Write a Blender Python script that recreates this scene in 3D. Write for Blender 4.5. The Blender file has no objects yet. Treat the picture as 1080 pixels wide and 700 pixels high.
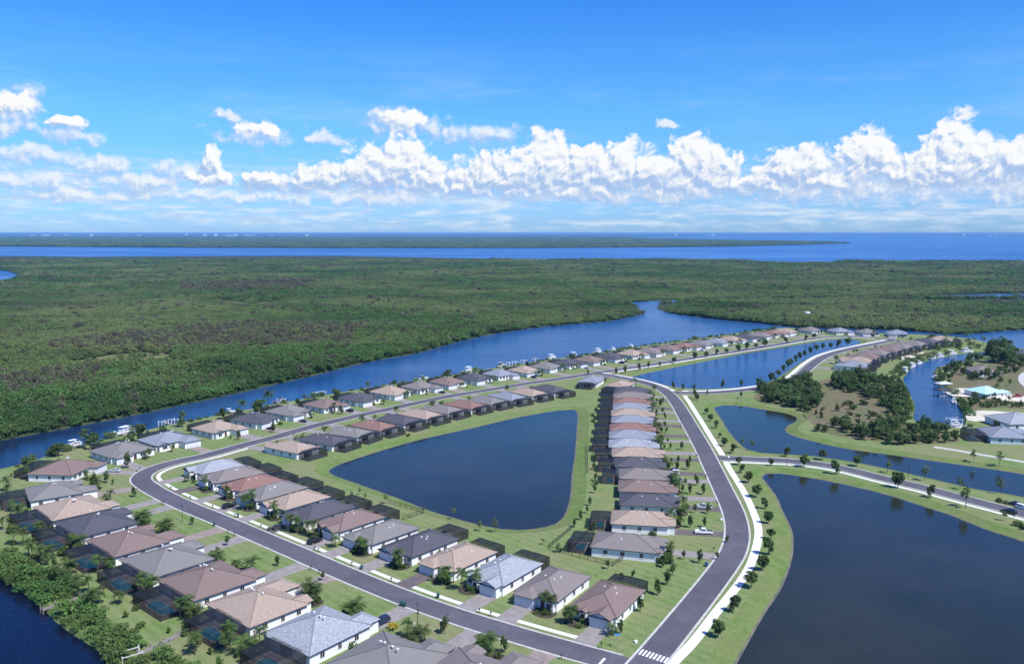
import bpy, math, random
import numpy as np
from mathutils import Vector
from mathutils.geometry import tessellate_polygon
R = math.radians
S = bpy.context.scene
COL = S.collection

# ------------------------------------------------------------ camera, sky, sun
CAM_H, FPX = 95.0, 880.0
PITCH = math.atan((350 - 245.5) / FPX)
cam_d = bpy.data.cameras.new('camera'); cam = bpy.data.objects.new('camera', cam_d); COL.objects.link(cam)
cam_d.sensor_width = 36; cam_d.lens = 36 * FPX / 1080
cam_d.clip_start = 1; cam_d.clip_end = 300000
cam.location = (0, 0, CAM_H); cam.rotation_euler = (math.pi / 2 - PITCH, 0, 0)
S.camera = cam
S.view_settings.view_transform = 'Standard'; S.view_settings.look = 'None'
S.view_settings.gamma = 1; S.view_settings.use_curve_mapping = False
S.view_settings.exposure = 0.26
SUN_EL, SUN_AZ = 55.0, -40.0                  # azimuth measured from +x (right) towards +y (away)
sun_d = bpy.data.lights.new('sun', 'SUN'); sun_d.energy = 5.0; sun_d.angle = R(0.5); sun_d.color = (1.0, 0.975, 0.94)
sun = bpy.data.objects.new('sun', sun_d); COL.objects.link(sun)
sv = Vector((math.cos(R(SUN_EL)) * math.cos(R(SUN_AZ)), math.cos(R(SUN_EL)) * math.sin(R(SUN_AZ)), math.sin(R(SUN_EL))))
sun.rotation_euler = sv.to_track_quat('Z', 'Y').to_euler()
try:
    S.cycles.use_denoising = True
    S.cycles.max_bounces = 6; S.cycles.transparent_max_bounces = 12; S.cycles.volume_bounces = 0
except Exception:
    pass


def rdir(x, y):                               # photo pixel -> world direction
    u = (x - 540) / FPX; v = (350 - y) / FPX
    return (u, math.cos(PITCH) + v * math.sin(PITCH), -math.sin(PITCH) + v * math.cos(PITCH))


def G(x, y, z=0.0):                           # photo pixel -> point on the level z, in metres
    d = rdir(x, y); t = (z - CAM_H) / d[2]
    return (d[0] * t, d[1] * t)


def AE(x, y):                                 # photo pixel -> azimuth, elevation in degrees
    d = rdir(x, y)
    return (math.degrees(math.atan2(d[0], d[1])), math.degrees(math.atan2(d[2], math.hypot(d[0], d[1]))))


class NT:
    def __init__(s, tree): s.t = tree; s.n = tree.nodes; s.l = tree.links
    def new(s, typ, **kw):
        n = s.n.new(typ)
        for k, v in kw.items(): setattr(n, k, v)
        return n
    def put(s, sock, v):
        if isinstance(v, bpy.types.NodeSocket): s.l.new(v, sock)
        elif v is not None: sock.default_value = v
    def math(s, op, a, b=None, c=None, clamp=False):
        n = s.new('ShaderNodeMath', operation=op); n.use_clamp = clamp
        s.put(n.inputs[0], a)
        if b is not None: s.put(n.inputs[1], b)
        if c is not None: s.put(n.inputs[2], c)
        return n.outputs[0]
    def vec(s, op, a, b=None, c=None, out=0):
        n = s.new('ShaderNodeVectorMath', operation=op)
        s.put(n.inputs[0], a)
        if b is not None: s.put(n.inputs[1], b)
        if c is not None: s.put(n.inputs[2], c)
        return n.outputs[out]
    def mix(s, f, a, b, mode='MIX'):
        n = s.new('ShaderNodeMix', data_type='RGBA', blend_type=mode)
        s.put(n.inputs['Factor'], f); s.put(n.inputs[6], a); s.put(n.inputs[7], b)
        return n.outputs[2]
    def noise(s, v, scale, detail=4, rough=0.55, dim='3D'):
        n = s.new('ShaderNodeTexNoise', noise_dimensions=dim)
        if v is not None: s.l.new(v, n.inputs['Vector'])
        n.inputs['Scale'].default_value = scale; n.inputs['Detail'].default_value = detail; n.inputs['Roughness'].default_value = rough
        return n
    def smooth(s, v, a, b, o0=0.0, o1=1.0):
        n = s.new('ShaderNodeMapRange', interpolation_type='SMOOTHSTEP')
        s.put(n.inputs[0], v); n.inputs[1].default_value = a; n.inputs[2].default_value = b
        n.inputs[3].default_value = o0; n.inputs[4].default_value = o1
        return n.outputs[0]


def c4(c): return (c[0], c[1], c[2], 1.0)


# clouds of the sky: (x, y, rx, ry) read off the photo, kept as azimuth and elevation
CLOUDS = [(575, 176, 40, 42), (540, 190, 42, 30), (622, 182, 46, 32), (655, 180, 34, 34), (508, 188, 30, 26), (732, 178, 42, 36), (692, 186, 48, 32),
          (768, 188, 26, 26), (800, 196, 36, 18), (600, 203, 110, 17), (712, 204, 88, 15), (388, 182, 38, 32), (424, 176, 36, 36), (455, 190, 40, 24), (490, 200, 40, 14),
          (350, 188, 44, 18), (318, 194, 32, 13), (275, 193, 26, 11), (220, 168, 14, 14), (224, 186, 22, 12), (1010, 164, 32, 42),
          (918, 166, 30, 30), (840, 180, 40, 28), (1062, 176, 38, 30), (1000, 186, 60, 16), (880, 192, 50, 12), (962, 180, 40, 20),
          (276, 138, 30, 11), (430, 126, 26, 10), (10, 106, 20, 12), (68, 129, 12, 7), (1120, 190, 60, 24), (-150, 150, 60, 30), (1220, 180, 60, 30)]

world = bpy.data.worlds.new('World'); S.world = world; world.use_nodes = True
try:
    world.cycles.sampling_method = 'MANUAL'; world.cycles.sample_map_resolution = 256
except Exception:
    pass
wt = NT(world.node_tree); wt.n.clear()
cg = bpy.data.node_groups.new('cloud_field', 'ShaderNodeTree')
cg.interface.new_socket('P', in_out='INPUT', socket_type='NodeSocketVector')
cg.interface.new_socket('D', in_out='OUTPUT', socket_type='NodeSocketFloat'); cg.interface.new_socket('E', in_out='OUTPUT', socket_type='NodeSocketFloat')
g = NT(cg); gi = g.new('NodeGroupInput'); go = g.new('NodeGroupOutput')
P = gi.outputs[0]


def puffs(t, p, scale, sm=0.35):
    n = t.new('ShaderNodeTexVoronoi', feature='SMOOTH_F1', voronoi_dimensions='2D'); t.l.new(p, n.inputs['Vector']); n.inputs['Scale'].default_value = scale; n.inputs['Smoothness'].default_value = sm
    return n.outputs['Distance']


w1 = g.vec('SUBTRACT', g.noise(P, 0.55, 3, 0.5, dim='2D').outputs['Color'], (0.5, 0.5, 0.5))
w2 = g.vec('SUBTRACT', g.noise(P, 2.2, 4, 0.55, dim='2D').outputs['Color'], (0.5, 0.5, 0.5))
P2 = g.vec('MULTIPLY_ADD', w1, (2.2, 1.3, 0), P)
P2 = g.vec('MULTIPLY_ADD', w2, (0.42, 0.34, 0), P2)
SOFT = [(272, 141, 50, 17), (238, 122, 20, 6), (425, 129, 50, 16), (500, 142, 56, 13), (345, 146, 22, 9), (12, 110, 34, 20), (2, 132, 30, 10), (68, 131, 19, 10), (70, 145, 34, 8), (22, 163, 62, 10),
        (102, 175, 34, 13), (40, 190, 70, 11), (145, 192, 54, 11), (190, 182, 36, 10), (100, 206, 100, 8), (250, 208, 100, 9), (400, 210, 90, 9), (900, 200, 130, 16), (1040, 200, 110, 20), (960, 180, 90, 20), (650, 208, 130, 10), (-60, 170, 70, 20), (1150, 195, 80, 24), (700, 132, 14, 5)]
acs = None
for (x, y, rx, ry) in SOFT:
    az, el = AE(x, y); k = 57.3 / FPX
    v = g.vec('MULTIPLY_ADD', P2, (1 / (rx * k), 1 / (ry * k), 0), (-az / (rx * k), -el / (ry * k), 0))
    d = g.vec('DOT_PRODUCT', v, v, out=1)
    acs = d if acs is None else g.math('SMOOTH_MIN', acs, d, 0.3)
acc = None
for (x, y, rx, ry) in CLOUDS:
    az, el = AE(x, y); k = 57.3 / FPX
    v = g.vec('MULTIPLY_ADD', P2, (1 / (rx * k), 1 / (ry * k), 0), (-az / (rx * k), -el / (ry * k), 0))
    d = g.vec('DOT_PRODUCT', v, v, out=1)
    acc = d if acc is None else g.math('SMOOTH_MIN', acc, d, 0.25)
fld = g.math('MAXIMUM', g.math('SUBTRACT', 1.0, acc), -1.5)
bl = g.math('ADD', g.math('MULTIPLY', puffs(g, P2, 0.95), -0.78), g.math('MULTIPLY', puffs(g, P2, 2.3), -0.36))
bl = g.math('ADD', bl, g.math('MULTIPLY', puffs(g, P2, 4.6, 0.3), -0.15))
fb = g.noise(P, 1.1, 6, 0.54, dim='2D').outputs['Fac']
fld = g.math('ADD', g.math('ADD', fld, g.math('ADD', bl, 0.58)), g.math('MULTIPLY', g.math('SUBTRACT', fb, 0.5), 0.80))
g.l.new(fld, go.inputs[0])
sf = g.math('MAXIMUM', g.math('SUBTRACT', 1.0, acs), -1.5)
sf = g.math('ADD', g.math('ADD', sf, g.math('MULTIPLY_ADD', bl, 0.7, 0.30)), g.math('MULTIPLY', g.math('SUBTRACT', g.noise(P, 0.8, 7, 0.6, dim='2D').outputs['Fac'], 0.5), 1.7))
g.l.new(sf, go.inputs[1])

tc = wt.new('ShaderNodeTexCoord')
sep = wt.new('ShaderNodeSeparateXYZ'); wt.l.new(tc.outputs['Generated'], sep.inputs[0])
az = wt.math('DEGREES', wt.math('ARCTAN2', sep.outputs[0], sep.outputs[1]))
el = wt.math('DEGREES', wt.math('ARCSINE', sep.outputs[2]))
cmb = wt.new('ShaderNodeCombineXYZ'); wt.l.new(az, cmb.inputs[0]); wt.l.new(el, cmb.inputs[1])
PP = cmb.outputs[0]


def field(p):
    n = wt.new('ShaderNodeGroup', node_tree=cg); wt.l.new(p, n.inputs[0]); return n.outputs


d0, s0 = field(PP)[:2]; d1, s1 = field(wt.vec('ADD', PP, (0.20, 0.32, 0)))[:2]; d2 = d1
soft = wt.smooth(el, 1.6, 4.4, 1.15, 0.58)            # cumulus tops are crisp, their bases dissolve
cov = wt.math('DIVIDE', d0, soft, clamp=True)
cov = wt.math('SMOOTH_MAX', wt.math('MULTIPLY', cov, 1.0), 0.0, 0.02)
cov = wt.smooth(cov, 0.0, 0.9)
cov = wt.math('MULTIPLY', cov, wt.smooth(el, 1.2, 3.2, 0.10, 1.0))
l1 = wt.math('MULTIPLY', wt.math('SUBTRACT', d0, d1), 0.80)
l2 = wt.math('MULTIPLY', wt.math('SUBTRACT', d0, d2), 0.50)
hgt = wt.smooth(el, 2.0, 5.8, -0.30, 0.38)
lit = wt.smooth(wt.math('ADD', wt.math('ADD', l1, l2), wt.math('ADD', hgt, 0.46)), -0.02, 1.08)
ccol = wt.mix(lit, c4((0.40, 0.56, 0.85)), c4((0.985, 0.99, 0.99)))
# layers of thin low cloud between the cumulus and the horizon
st = wt.noise(wt.vec('MULTIPLY', PP, (0.10, 1.3, 0)), 1.0, 7, 0.62, dim='2D').outputs['Fac']
st2 = wt.noise(wt.vec('MULTIPLY', PP, (0.45, 2.3, 0)), 1.0, 8, 0.65, dim='2D').outputs['Fac']
band = wt.math('MULTIPLY', wt.smooth(el, 0.0, 0.9, 0.25, 1.0), wt.smooth(el, 3.0, 5.6, 1.0, 0.0))
lay = wt.math('ADD', wt.math('MULTIPLY', st, 0.5), wt.math('MULTIPLY', st2, 0.5))
strk = wt.math('MULTIPLY', wt.math('MULTIPLY', wt.smooth(lay, 0.40, 0.62), band), 0.80)
scol = wt.mix(wt.smooth(wt.noise(wt.vec('MULTIPLY', PP, (0.3, 2.0, 0)), 1.3, 7, 0.6, dim='2D').outputs['Fac'], 0.35, 0.65), c4((0.50, 0.68, 0.95)), c4((0.80, 0.90, 1.0)))
# faint high veil
veil = wt.math('MULTIPLY', wt.math('MULTIPLY', wt.smooth(wt.noise(wt.vec('MULTIPLY', PP, (0.07, 0.45, 0)), 1.0, 6, 0.6, dim='2D').outputs['Fac'], 0.42, 0.75), wt.smooth(el, 3.0, 6.0)), wt.smooth(el, 9.0, 13.0, 0.16, 0.0))
sky = wt.new('ShaderNodeTexSky', sky_type='NISHITA'); sky.sun_disc = False
sky.sun_elevation = R(SUN_EL); sky.sun_rotation = math.pi / 2 - R(SUN_AZ)
sky.altitude = 0; sky.air_density = 1.0; sky.dust_density = 0.25; sky.ozone_density = 3.0
tint = wt.new('ShaderNodeValToRGB'); wt.put(tint.inputs[0], wt.math('DIVIDE', el, 90.0, clamp=True))
cr = tint.color_ramp; cr.elements[0].position = 0.0; cr.elements[0].color = (0.34, 0.61, 1.24, 1); cr.elements[1].position = 1.0; cr.elements[1].color = (0.66, 0.82, 1.08, 1)
for ps, cc in ((0.03, (0.37, 0.67, 1.23, 1)), (0.085, (0.34, 0.77, 1.18, 1)), (0.13, (0.27, 0.74, 1.27, 1)), (0.20, (0.14, 0.60, 1.40, 1)), (0.45, (0.36, 0.66, 1.24, 1))):
    e_ = cr.elements.new(ps); e_.color = cc
hsc = wt.vec('MULTIPLY', sky.outputs[0], tint.outputs[0])
bg1 = wt.new('ShaderNodeBackground'); wt.l.new(hsc, bg1.inputs[0]); bg1.inputs[1].default_value = 0.12
bg2 = wt.new('ShaderNodeBackground'); wt.l.new(ccol, bg2.inputs[0]); bg2.inputs[1].default_value = 0.83
scov = wt.math('MULTIPLY', wt.smooth(s0, -0.15, 1.0), wt.smooth(el, 0.6, 2.6, 0.25, 0.86))
slit = wt.smooth(wt.math('ADD', wt.math('MULTIPLY', wt.math('SUBTRACT', s0, s1), 0.9), wt.math('MULTIPLY', s0, 0.35)), -0.25, 0.85)
scl2 = wt.mix(slit, c4((0.42, 0.60, 0.92)), c4((0.92, 0.96, 1.0)))
bg5 = wt.new('ShaderNodeBackground'); wt.l.new(scl2, bg5.inputs[0]); bg5.inputs[1].default_value = 0.80
bg3 = wt.new('ShaderNodeBackground'); wt.l.new(scol, bg3.inputs[0]); bg3.inputs[1].default_value = 0.80
mx1 = wt.new('ShaderNodeMixShader'); wt.l.new(wt.math('ADD', strk, veil, clamp=True), mx1.inputs[0]); wt.l.new(bg1.outputs[0], mx1.inputs[1]); wt.l.new(bg3.outputs[0], mx1.inputs[2])
mxs_ = wt.new('ShaderNodeMixShader'); wt.l.new(scov, mxs_.inputs[0]); wt.l.new(mx1.outputs[0], mxs_.inputs[1]); wt.l.new(bg5.outputs[0], mxs_.inputs[2])
mx2 = wt.new('ShaderNodeMixShader'); wt.l.new(wt.math('MULTIPLY', cov, 0.97), mx2.inputs[0]); wt.l.new(mxs_.outputs[0], mx2.inputs[1]); wt.l.new(bg2.outputs[0], mx2.inputs[2])
bg4 = wt.new('ShaderNodeBackground'); wt.l.new(hsc, bg4.inputs[0]); bg4.inputs[1].default_value = 0.12
mx3 = wt.new('ShaderNodeMixShader')           # no clouds are worked out overhead or below the horizon, only the clear sky
wt.put(mx3.inputs[0], wt.math('MAXIMUM', wt.math('GREATER_THAN', el, 13.5), wt.math('LESS_THAN', el, -0.6)))
wt.l.new(mx2.outputs[0], mx3.inputs[1]); wt.l.new(bg4.outputs[0], mx3.inputs[2])
wo = wt.new('ShaderNodeOutputWorld'); wt.l.new(mx3.outputs[0], wo.inputs[0])

# ------------------------------------------------------------ materials
MAT = {}


def mat(name, c1, c2=None, rough=0.7, scale=0.5, detail=4, spec=0.3, metal=0.0, lo=0.35, hi=0.65, rnd=0.0, extra=None, space='object'):
    m = bpy.data.materials.new(name); m.use_nodes = True; t = NT(m.node_tree)
    b = m.node_tree.nodes['Principled BSDF']
    b.inputs['Roughness'].default_value = rough; b.inputs['Metallic'].default_value = metal; b.inputs['Specular IOR Level'].default_value = spec
    col = None
    if c2 is not None:
        if space == 'object': co = t.new('ShaderNodeTexCoord').outputs['Object']
        else: co = t.new('ShaderNodeNewGeometry').outputs['Position']
        nz = t.noise(co, scale, detail).outputs['Fac']
        col = t.mix(t.smooth(nz, lo, hi), c4(c1), c4(c2))
    else:
        col = c4(c1)
    if rnd:
        oi = t.new('ShaderNodeObjectInfo')
        col = t.mix(1.0, col, None, 'MULTIPLY') if False else col
        h = t.new('ShaderNodeHueSaturation'); t.put(h.inputs['Color'], col)
        t.put(h.inputs['Value'], t.math('MULTIPLY_ADD', oi.outputs['Random'], rnd, 1 - rnd / 2))
        t.put(h.inputs['Hue'], t.math('MULTIPLY_ADD', oi.outputs['Random'], 0.03, 0.485))
        col = h.outputs[0]
    if extra: col = extra(t, col, b)
    t.put(b.inputs['Base Color'], col)
    MAT[name] = m
    return m


def grass_extra(t, col, b):
    pos = t.new('ShaderNodeNewGeometry').outputs['Position']
    mid = t.noise(pos, 0.22, 6, 0.7).outputs['Fac']
    col = t.mix(t.smooth(mid, 0.42, 0.66, 0, 0.50), col, c4((0.240, 0.245, 0.125)))
    md2 = t.noise(t.vec('ADD', pos, (31, 7, 0)), 0.4, 6, 0.7).outputs['Fac']
    col = t.mix(t.smooth(md2, 0.48, 0.68, 0, 0.6), col, c4((0.085, 0.130, 0.042)))
    big = t.noise(pos, 0.035, 5, 0.6).outputs['Fac']
    col = t.mix(t.smooth(big, 0.42, 0.66, 0, 0.75), col, c4((0.235, 0.215, 0.115)))
    fine = t.noise(pos, 1.6, 3, 0.7).outputs['Fac']
    col = t.mix(t.smooth(fine, 0.3, 0.75, 0, 0.45), col, c4((0.065, 0.10, 0.030)))
    w = t.new('ShaderNodeTexWave', wave_type='BANDS', bands_direction='DIAGONAL'); t.l.new(pos, w.inputs['Vector'])
    w.inputs['Scale'].default_value = 0.14; w.inputs['Distortion'].default_value = 2.0; w.inputs['Detail'].default_value = 3
    return t.mix(t.math('MULTIPLY', w.outputs['Fac'], 0.30), col, c4((0.24, 0.26, 0.13)))


mat('lawn', (0.118, 0.205, 0.050), (0.172, 0.238, 0.082), 0.9, 0.09, 5, 0.1, extra=grass_extra, space='world')
def bank_extra(t, col, b):
    pos = t.new('ShaderNodeNewGeometry').outputs['Position']
    col = t.mix(t.smooth(t.noise(pos, 0.05, 6, 0.65).outputs['Fac'], 0.40, 0.62, 0, 0.8), col, c4((0.165, 0.185, 0.075)))
    return t.mix(t.smooth(t.noise(pos, 1.2, 4, 0.7).outputs['Fac'], 0.4, 0.75, 0, 0.5), col, c4((0.06, 0.10, 0.025)))


mat('bank_grass', (0.105, 0.175, 0.042), (0.160, 0.215, 0.070), 0.9, 0.25, 5, 0.1, extra=bank_extra, space='world')
mat('tall_grass', (0.075, 0.130, 0.030), (0.120, 0.165, 0.045), 0.9, 0.4, 5, 0.1, extra=bank_extra, space='world')
mat('scrub_ground', (0.165, 0.130, 0.085), (0.115, 0.130, 0.055), 0.95, 0.08, 6, 0.1, space='world')
mat('marsh_ground', (0.030, 0.048, 0.020), (0.050, 0.062, 0.028), 0.95, 0.02, 6, 0.1, space='world')
mat('meadow', (0.175, 0.16, 0.085), (0.09, 0.125, 0.04), 0.95, 0.05, 6, 0.1, space='world')
mat('sand', (0.62, 0.57, 0.48), (0.48, 0.44, 0.36), 0.95, 0.2, 5, 0.1, space='world')
mat('mud', (0.17, 0.155, 0.115), (0.10, 0.105, 0.075), 0.9, 0.35, 5, 0.2, space='world')
mat('mulch', (0.055, 0.045, 0.036), (0.085, 0.075, 0.050), 0.95, 1.5, 4, 0.1, space='world')


def asphalt_extra(t, col, b):
    pos = t.new('ShaderNodeNewGeometry').outputs['Position']
    s = t.noise(pos, 0.25, 6, 0.65).outputs['Fac']
    col = t.mix(t.smooth(s, 0.42, 0.68, 0, 0.6), col, c4((0.132, 0.126, 0.142)))
    s2 = t.noise(t.vec('ADD', pos, (9, 40, 0)), 0.05, 5, 0.6).outputs['Fac']
    return t.mix(t.smooth(s2, 0.45, 0.62, 0, 0.55), col, c4((0.074, 0.070, 0.086)))


mat('asphalt', (0.090, 0.086, 0.108), (0.106, 0.100, 0.122), 0.85, 2.0, 4, 0.2, extra=asphalt_extra, space='world')
mat('kerb_concrete', (0.50, 0.49, 0.46), (0.40, 0.39, 0.36), 0.85, 0.6, 4, 0.2, space='world')


def slab_extra(t, col, b):
    pos = t.new('ShaderNodeNewGeometry').outputs['Position']
    return t.mix(t.smooth(t.noise(pos, 0.12, 5, 0.6).outputs['Fac'], 0.5, 0.75, 0, 0.5), col, c4((0.50, 0.485, 0.455)))


mat('sidewalk_concrete', (0.70, 0.69, 0.66), (0.62, 0.61, 0.585), 0.85, 0.8, 4, 0.2, extra=slab_extra, space='world')


def paver_extra(t, col, b):
    pos = t.new('ShaderNodeNewGeometry').outputs['Position']
    br = t.new('ShaderNodeTexBrick'); t.l.new(pos, br.inputs['Vector']); br.inputs['Scale'].default_value = 2.0
    br.inputs['Color1'].default_value = (1, 1, 1, 1); br.inputs['Color2'].default_value = (0.72, 0.7, 0.7, 1); br.inputs['Mortar'].default_value = (0.6, 0.58, 0.56, 1)
    br.inputs['Mortar Size'].default_value = 0.03
    return t.mix(0.8, col, br.outputs[0], 'MULTIPLY')


mat('pavers_grey', (0.34, 0.31, 0.30), (0.28, 0.255, 0.25), 0.85, 0.5, 4, 0.2, extra=paver_extra, space='world')
mat('pavers_dark', (0.175, 0.145, 0.145), (0.135, 0.115, 0.12), 0.85, 0.5, 4, 0.2, extra=paver_extra, space='world')
mat('pavers_tan', (0.36, 0.30, 0.265), (0.28, 0.235, 0.21), 0.85, 0.5, 4, 0.2, extra=paver_extra, space='world')
mat('paint_white', (0.80, 0.80, 0.78), (0.66, 0.66, 0.64), 0.7, 1.5, 4, 0.3, space='world')
mat('wall_white', (0.80, 0.79, 0.77), (0.74, 0.73, 0.71), 0.8, 0.4, 4, 0.2)
mat('wall_cream', (0.74, 0.68, 0.57), (0.68, 0.62, 0.52), 0.8, 0.4, 4, 0.2)
mat('wall_blue', (0.50, 0.60, 0.62), (0.46, 0.56, 0.58), 0.8, 0.4, 4, 0.2)
mat('trim_dark', (0.05, 0.05, 0.055), (0.07, 0.065, 0.065), 0.5, 1, 3)
mat('glass_dark', (0.018, 0.022, 0.030), (0.03, 0.035, 0.045), 0.08, 0.6, 2, 0.6)
mat('garage_white', (0.66, 0.67, 0.68), (0.60, 0.61, 0.62), 0.6, 1, 3)
mat('door_dark', (0.06, 0.035, 0.022), (0.09, 0.055, 0.035), 0.5, 2, 3)
mat('cage_frame', (0.018, 0.018, 0.020), (0.026, 0.026, 0.028), 0.5, 1, 2)
mat('pool_water', (0.03, 0.27, 0.38), (0.045, 0.33, 0.44), 0.06, 0.8, 3, 0.6)
mat('pool_deck', (0.30, 0.25, 0.23), (0.24, 0.20, 0.19), 0.85, 0.8, 4, space='world')
mat('solar_panel', (0.012, 0.014, 0.026), (0.018, 0.02, 0.035), 0.15, 1, 2, 0.6)
mat('vent_white', (0.75, 0.75, 0.75), (0.66, 0.66, 0.66), 0.5, 3, 2)
mat('metal_dark', (0.03, 0.033, 0.035), (0.045, 0.048, 0.05), 0.45, 2, 2, 0.5)
mat('metal_teal', (0.42, 0.69, 0.72), (0.48, 0.73, 0.75), 0.35, 0.5, 3, 0.5)
mat('metal_pale', (0.62, 0.64, 0.66), (0.56, 0.58, 0.60), 0.35, 0.5, 3, 0.5)
mat('wood_grey', (0.27, 0.24, 0.21), (0.20, 0.18, 0.16), 0.9, 3, 4)
mat('pile_white', (0.74, 0.74, 0.72), (0.62, 0.62, 0.60), 0.6, 3, 3)
mat('bark', (0.17, 0.135, 0.10), (0.11, 0.09, 0.07), 0.9, 4, 4, 0.1)
mat('bin_green', (0.012, 0.075, 0.065), (0.018, 0.09, 0.08), 0.5, 2, 2)
mat('bin_blue', (0.015, 0.06, 0.20), (0.02, 0.075, 0.23), 0.5, 2, 2)
mat('sign_blue', (0.10, 0.32, 0.62), (0.13, 0.36, 0.66), 0.4, 2, 2)
mat('gelcoat', (0.80, 0.80, 0.79), (0.72, 0.73, 0.73), 0.25, 1, 2, 0.5)
mat('boat_blue', (0.03, 0.055, 0.13), (0.04, 0.065, 0.15), 0.25, 1, 2, 0.5)
mat('canvas_dark', (0.02, 0.025, 0.04), (0.03, 0.035, 0.05), 0.7, 2, 3)
mat('tyre', (0.015, 0.015, 0.016), (0.022, 0.022, 0.023), 0.8, 6, 2)
mat('rim', (0.45, 0.45, 0.46), (0.38, 0.38, 0.39), 0.35, 4, 2, 0.5, 0.6)
for nm, c in dict(white=(0.78, 0.78, 0.77), silver=(0.42, 0.44, 0.46), black=(0.014, 0.014, 0.016), dark_grey=(0.05, 0.052, 0.056), dark_blue=(0.018, 0.03, 0.07), red=(0.30, 0.03, 0.025)).items():
    mat('car_' + nm, c, tuple(v * 0.93 for v in c), 0.25, 2, 2, 0.6)


def leafmat(name, a, b, scale=0.6, rnd=0.35, wscale=None):
    def ex(t, col, bs):
        if wscale:
            pos = t.new('ShaderNodeNewGeometry').outputs['Position']
            w = t.noise(pos, wscale, 6, 0.6).outputs['Fac']
            col = t.mix(t.smooth(w, 0.42, 0.62, 0, 0.9), col, c4((0.185, 0.225, 0.080)))
            w3 = t.noise(t.vec('MULTIPLY_ADD', pos, (0.5, 1.2, 0), (700, 90, 0)), wscale * 2.6, 6, 0.62).outputs['Fac']
            col = t.mix(t.smooth(w3, 0.50, 0.64, 0, 0.7), col, c4((0.040, 0.082, 0.026)))
            w2 = t.noise(t.vec('MULTIPLY', pos, (0.45, 1.4, 0)), wscale * 1.6, 6, 0.6).outputs['Fac']
            col = t.mix(t.smooth(w2, 0.54, 0.70, 0, 0.75), col, c4((0.118, 0.120, 0.068)))
        return col
    m = mat(name, a, b, 0.75, scale, 3, 0.15, rnd=rnd, extra=ex)
    t = NT(m.node_tree); bs = m.node_tree.nodes['Principled BSDF']; out = m.node_tree.nodes['Material Output']
    tr = t.new('ShaderNodeBsdfTranslucent'); src = bs.inputs['Base Color'].links[0].from_socket
    t.l.new(src, tr.inputs[0])
    mxs = t.new('ShaderNodeMixShader'); mxs.inputs[0].default_value = 0.22
    t.l.new(bs.outputs[0], mxs.inputs[1]); t.l.new(tr.outputs[0], mxs.inputs[2]); t.l.new(mxs.outputs[0], out.inputs[0])


leafmat('leaf_oak', (0.044, 0.082, 0.022), (0.085, 0.132, 0.040), 1.2)
leafmat('leaf_light', (0.085, 0.125, 0.035), (0.13, 0.165, 0.055), 1.2)
leafmat('leaf_palm', (0.050, 0.095, 0.022), (0.095, 0.135, 0.040), 0.8)
leafmat('leaf_wood', (0.058, 0.105, 0.028), (0.110, 0.160, 0.050), 0.5, 0.6)
leafmat('leaf_shrub', (0.040, 0.085, 0.018), (0.085, 0.125, 0.030), 1.4)
leafmat('leaf_mangrove', (0.056, 0.125, 0.028), (0.120, 0.200, 0.050), 0.35, 0.65, 0.0035)
leafmat('leaf_grey', (0.098, 0.095, 0.058), (0.145, 0.138, 0.085), 0.6, 0.4)
leafmat('leaf_flower', (0.45, 0.33, 0.03), (0.30, 0.26, 0.04), 2.0)


def roofmat(name, a, b, c, var=1.0):
    a, b, c = [[x * 0.86 for x in q] for q in (a, b, c)]
    m = bpy.data.materials.new(name); m.use_nodes = True; t = NT(m.node_tree); bs = m.node_tree.nodes['Principled BSDF']
    uv = t.new('ShaderNodeTexCoord').outputs['UV']
    br = t.new('ShaderNodeTexBrick'); t.l.new(uv, br.inputs['Vector']); br.inputs['Scale'].default_value = 1.0
    br.inputs['Brick Width'].default_value = 0.34; br.inputs['Row Height'].default_value = 0.38
    br.inputs['Color1'].default_value = c4(a); br.inputs['Color2'].default_value = c4(b); br.inputs['Mortar'].default_value = c4([x * 0.55 for x in a])
    br.inputs['Mortar Size'].default_value = 0.022; br.inputs['Bias'].default_value = -0.1
    nz = t.noise(uv, 1.9, 3, 0.8).outputs['Fac']
    col = t.mix(t.smooth(nz, 0.48, 0.66, 0, 0.62 * var), br.outputs[0], c4(c))
    st = t.noise(uv, 0.16, 4, 0.6).outputs['Fac']
    col = t.mix(t.smooth(st, 0.4, 0.75, 0, 0.22), col, c4([x * 0.7 for x in a]))
    t.put(bs.inputs['Base Color'], col); bs.inputs['Roughness'].default_value = 0.75; bs.inputs['Specular IOR Level'].default_value = 0.25
    MAT[name] = m


roofmat('roof_tan', (0.42, 0.325, 0.260), (0.50, 0.395, 0.320), (0.28, 0.215, 0.175), 1.2)
roofmat('roof_brown', (0.245, 0.178, 0.160), (0.275, 0.200, 0.178), (0.200, 0.145, 0.130), 0.9)
roofmat('roof_red', (0.285, 0.165, 0.140), (0.315, 0.185, 0.155), (0.235, 0.14, 0.12), 0.7)
roofmat('roof_grey', (0.235, 0.222, 0.215), (0.268, 0.252, 0.242), (0.195, 0.185, 0.180), 0.9)
roofmat('roof_mauve', (0.250, 0.215, 0.208), (0.285, 0.245, 0.235), (0.205, 0.178, 0.172), 0.9)
roofmat('roof_dark', (0.098, 0.096, 0.116), (0.114, 0.112, 0.132), (0.082, 0.080, 0.098), 0.6)
roofmat('roof_slate', (0.33, 0.355, 0.40), (0.50, 0.52, 0.55), (0.20, 0.225, 0.28), 1.2)
roofmat('roof_blue', (0.27, 0.295, 0.35), (0.31, 0.335, 0.39), (0.24, 0.26, 0.31), 0.6)

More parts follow.
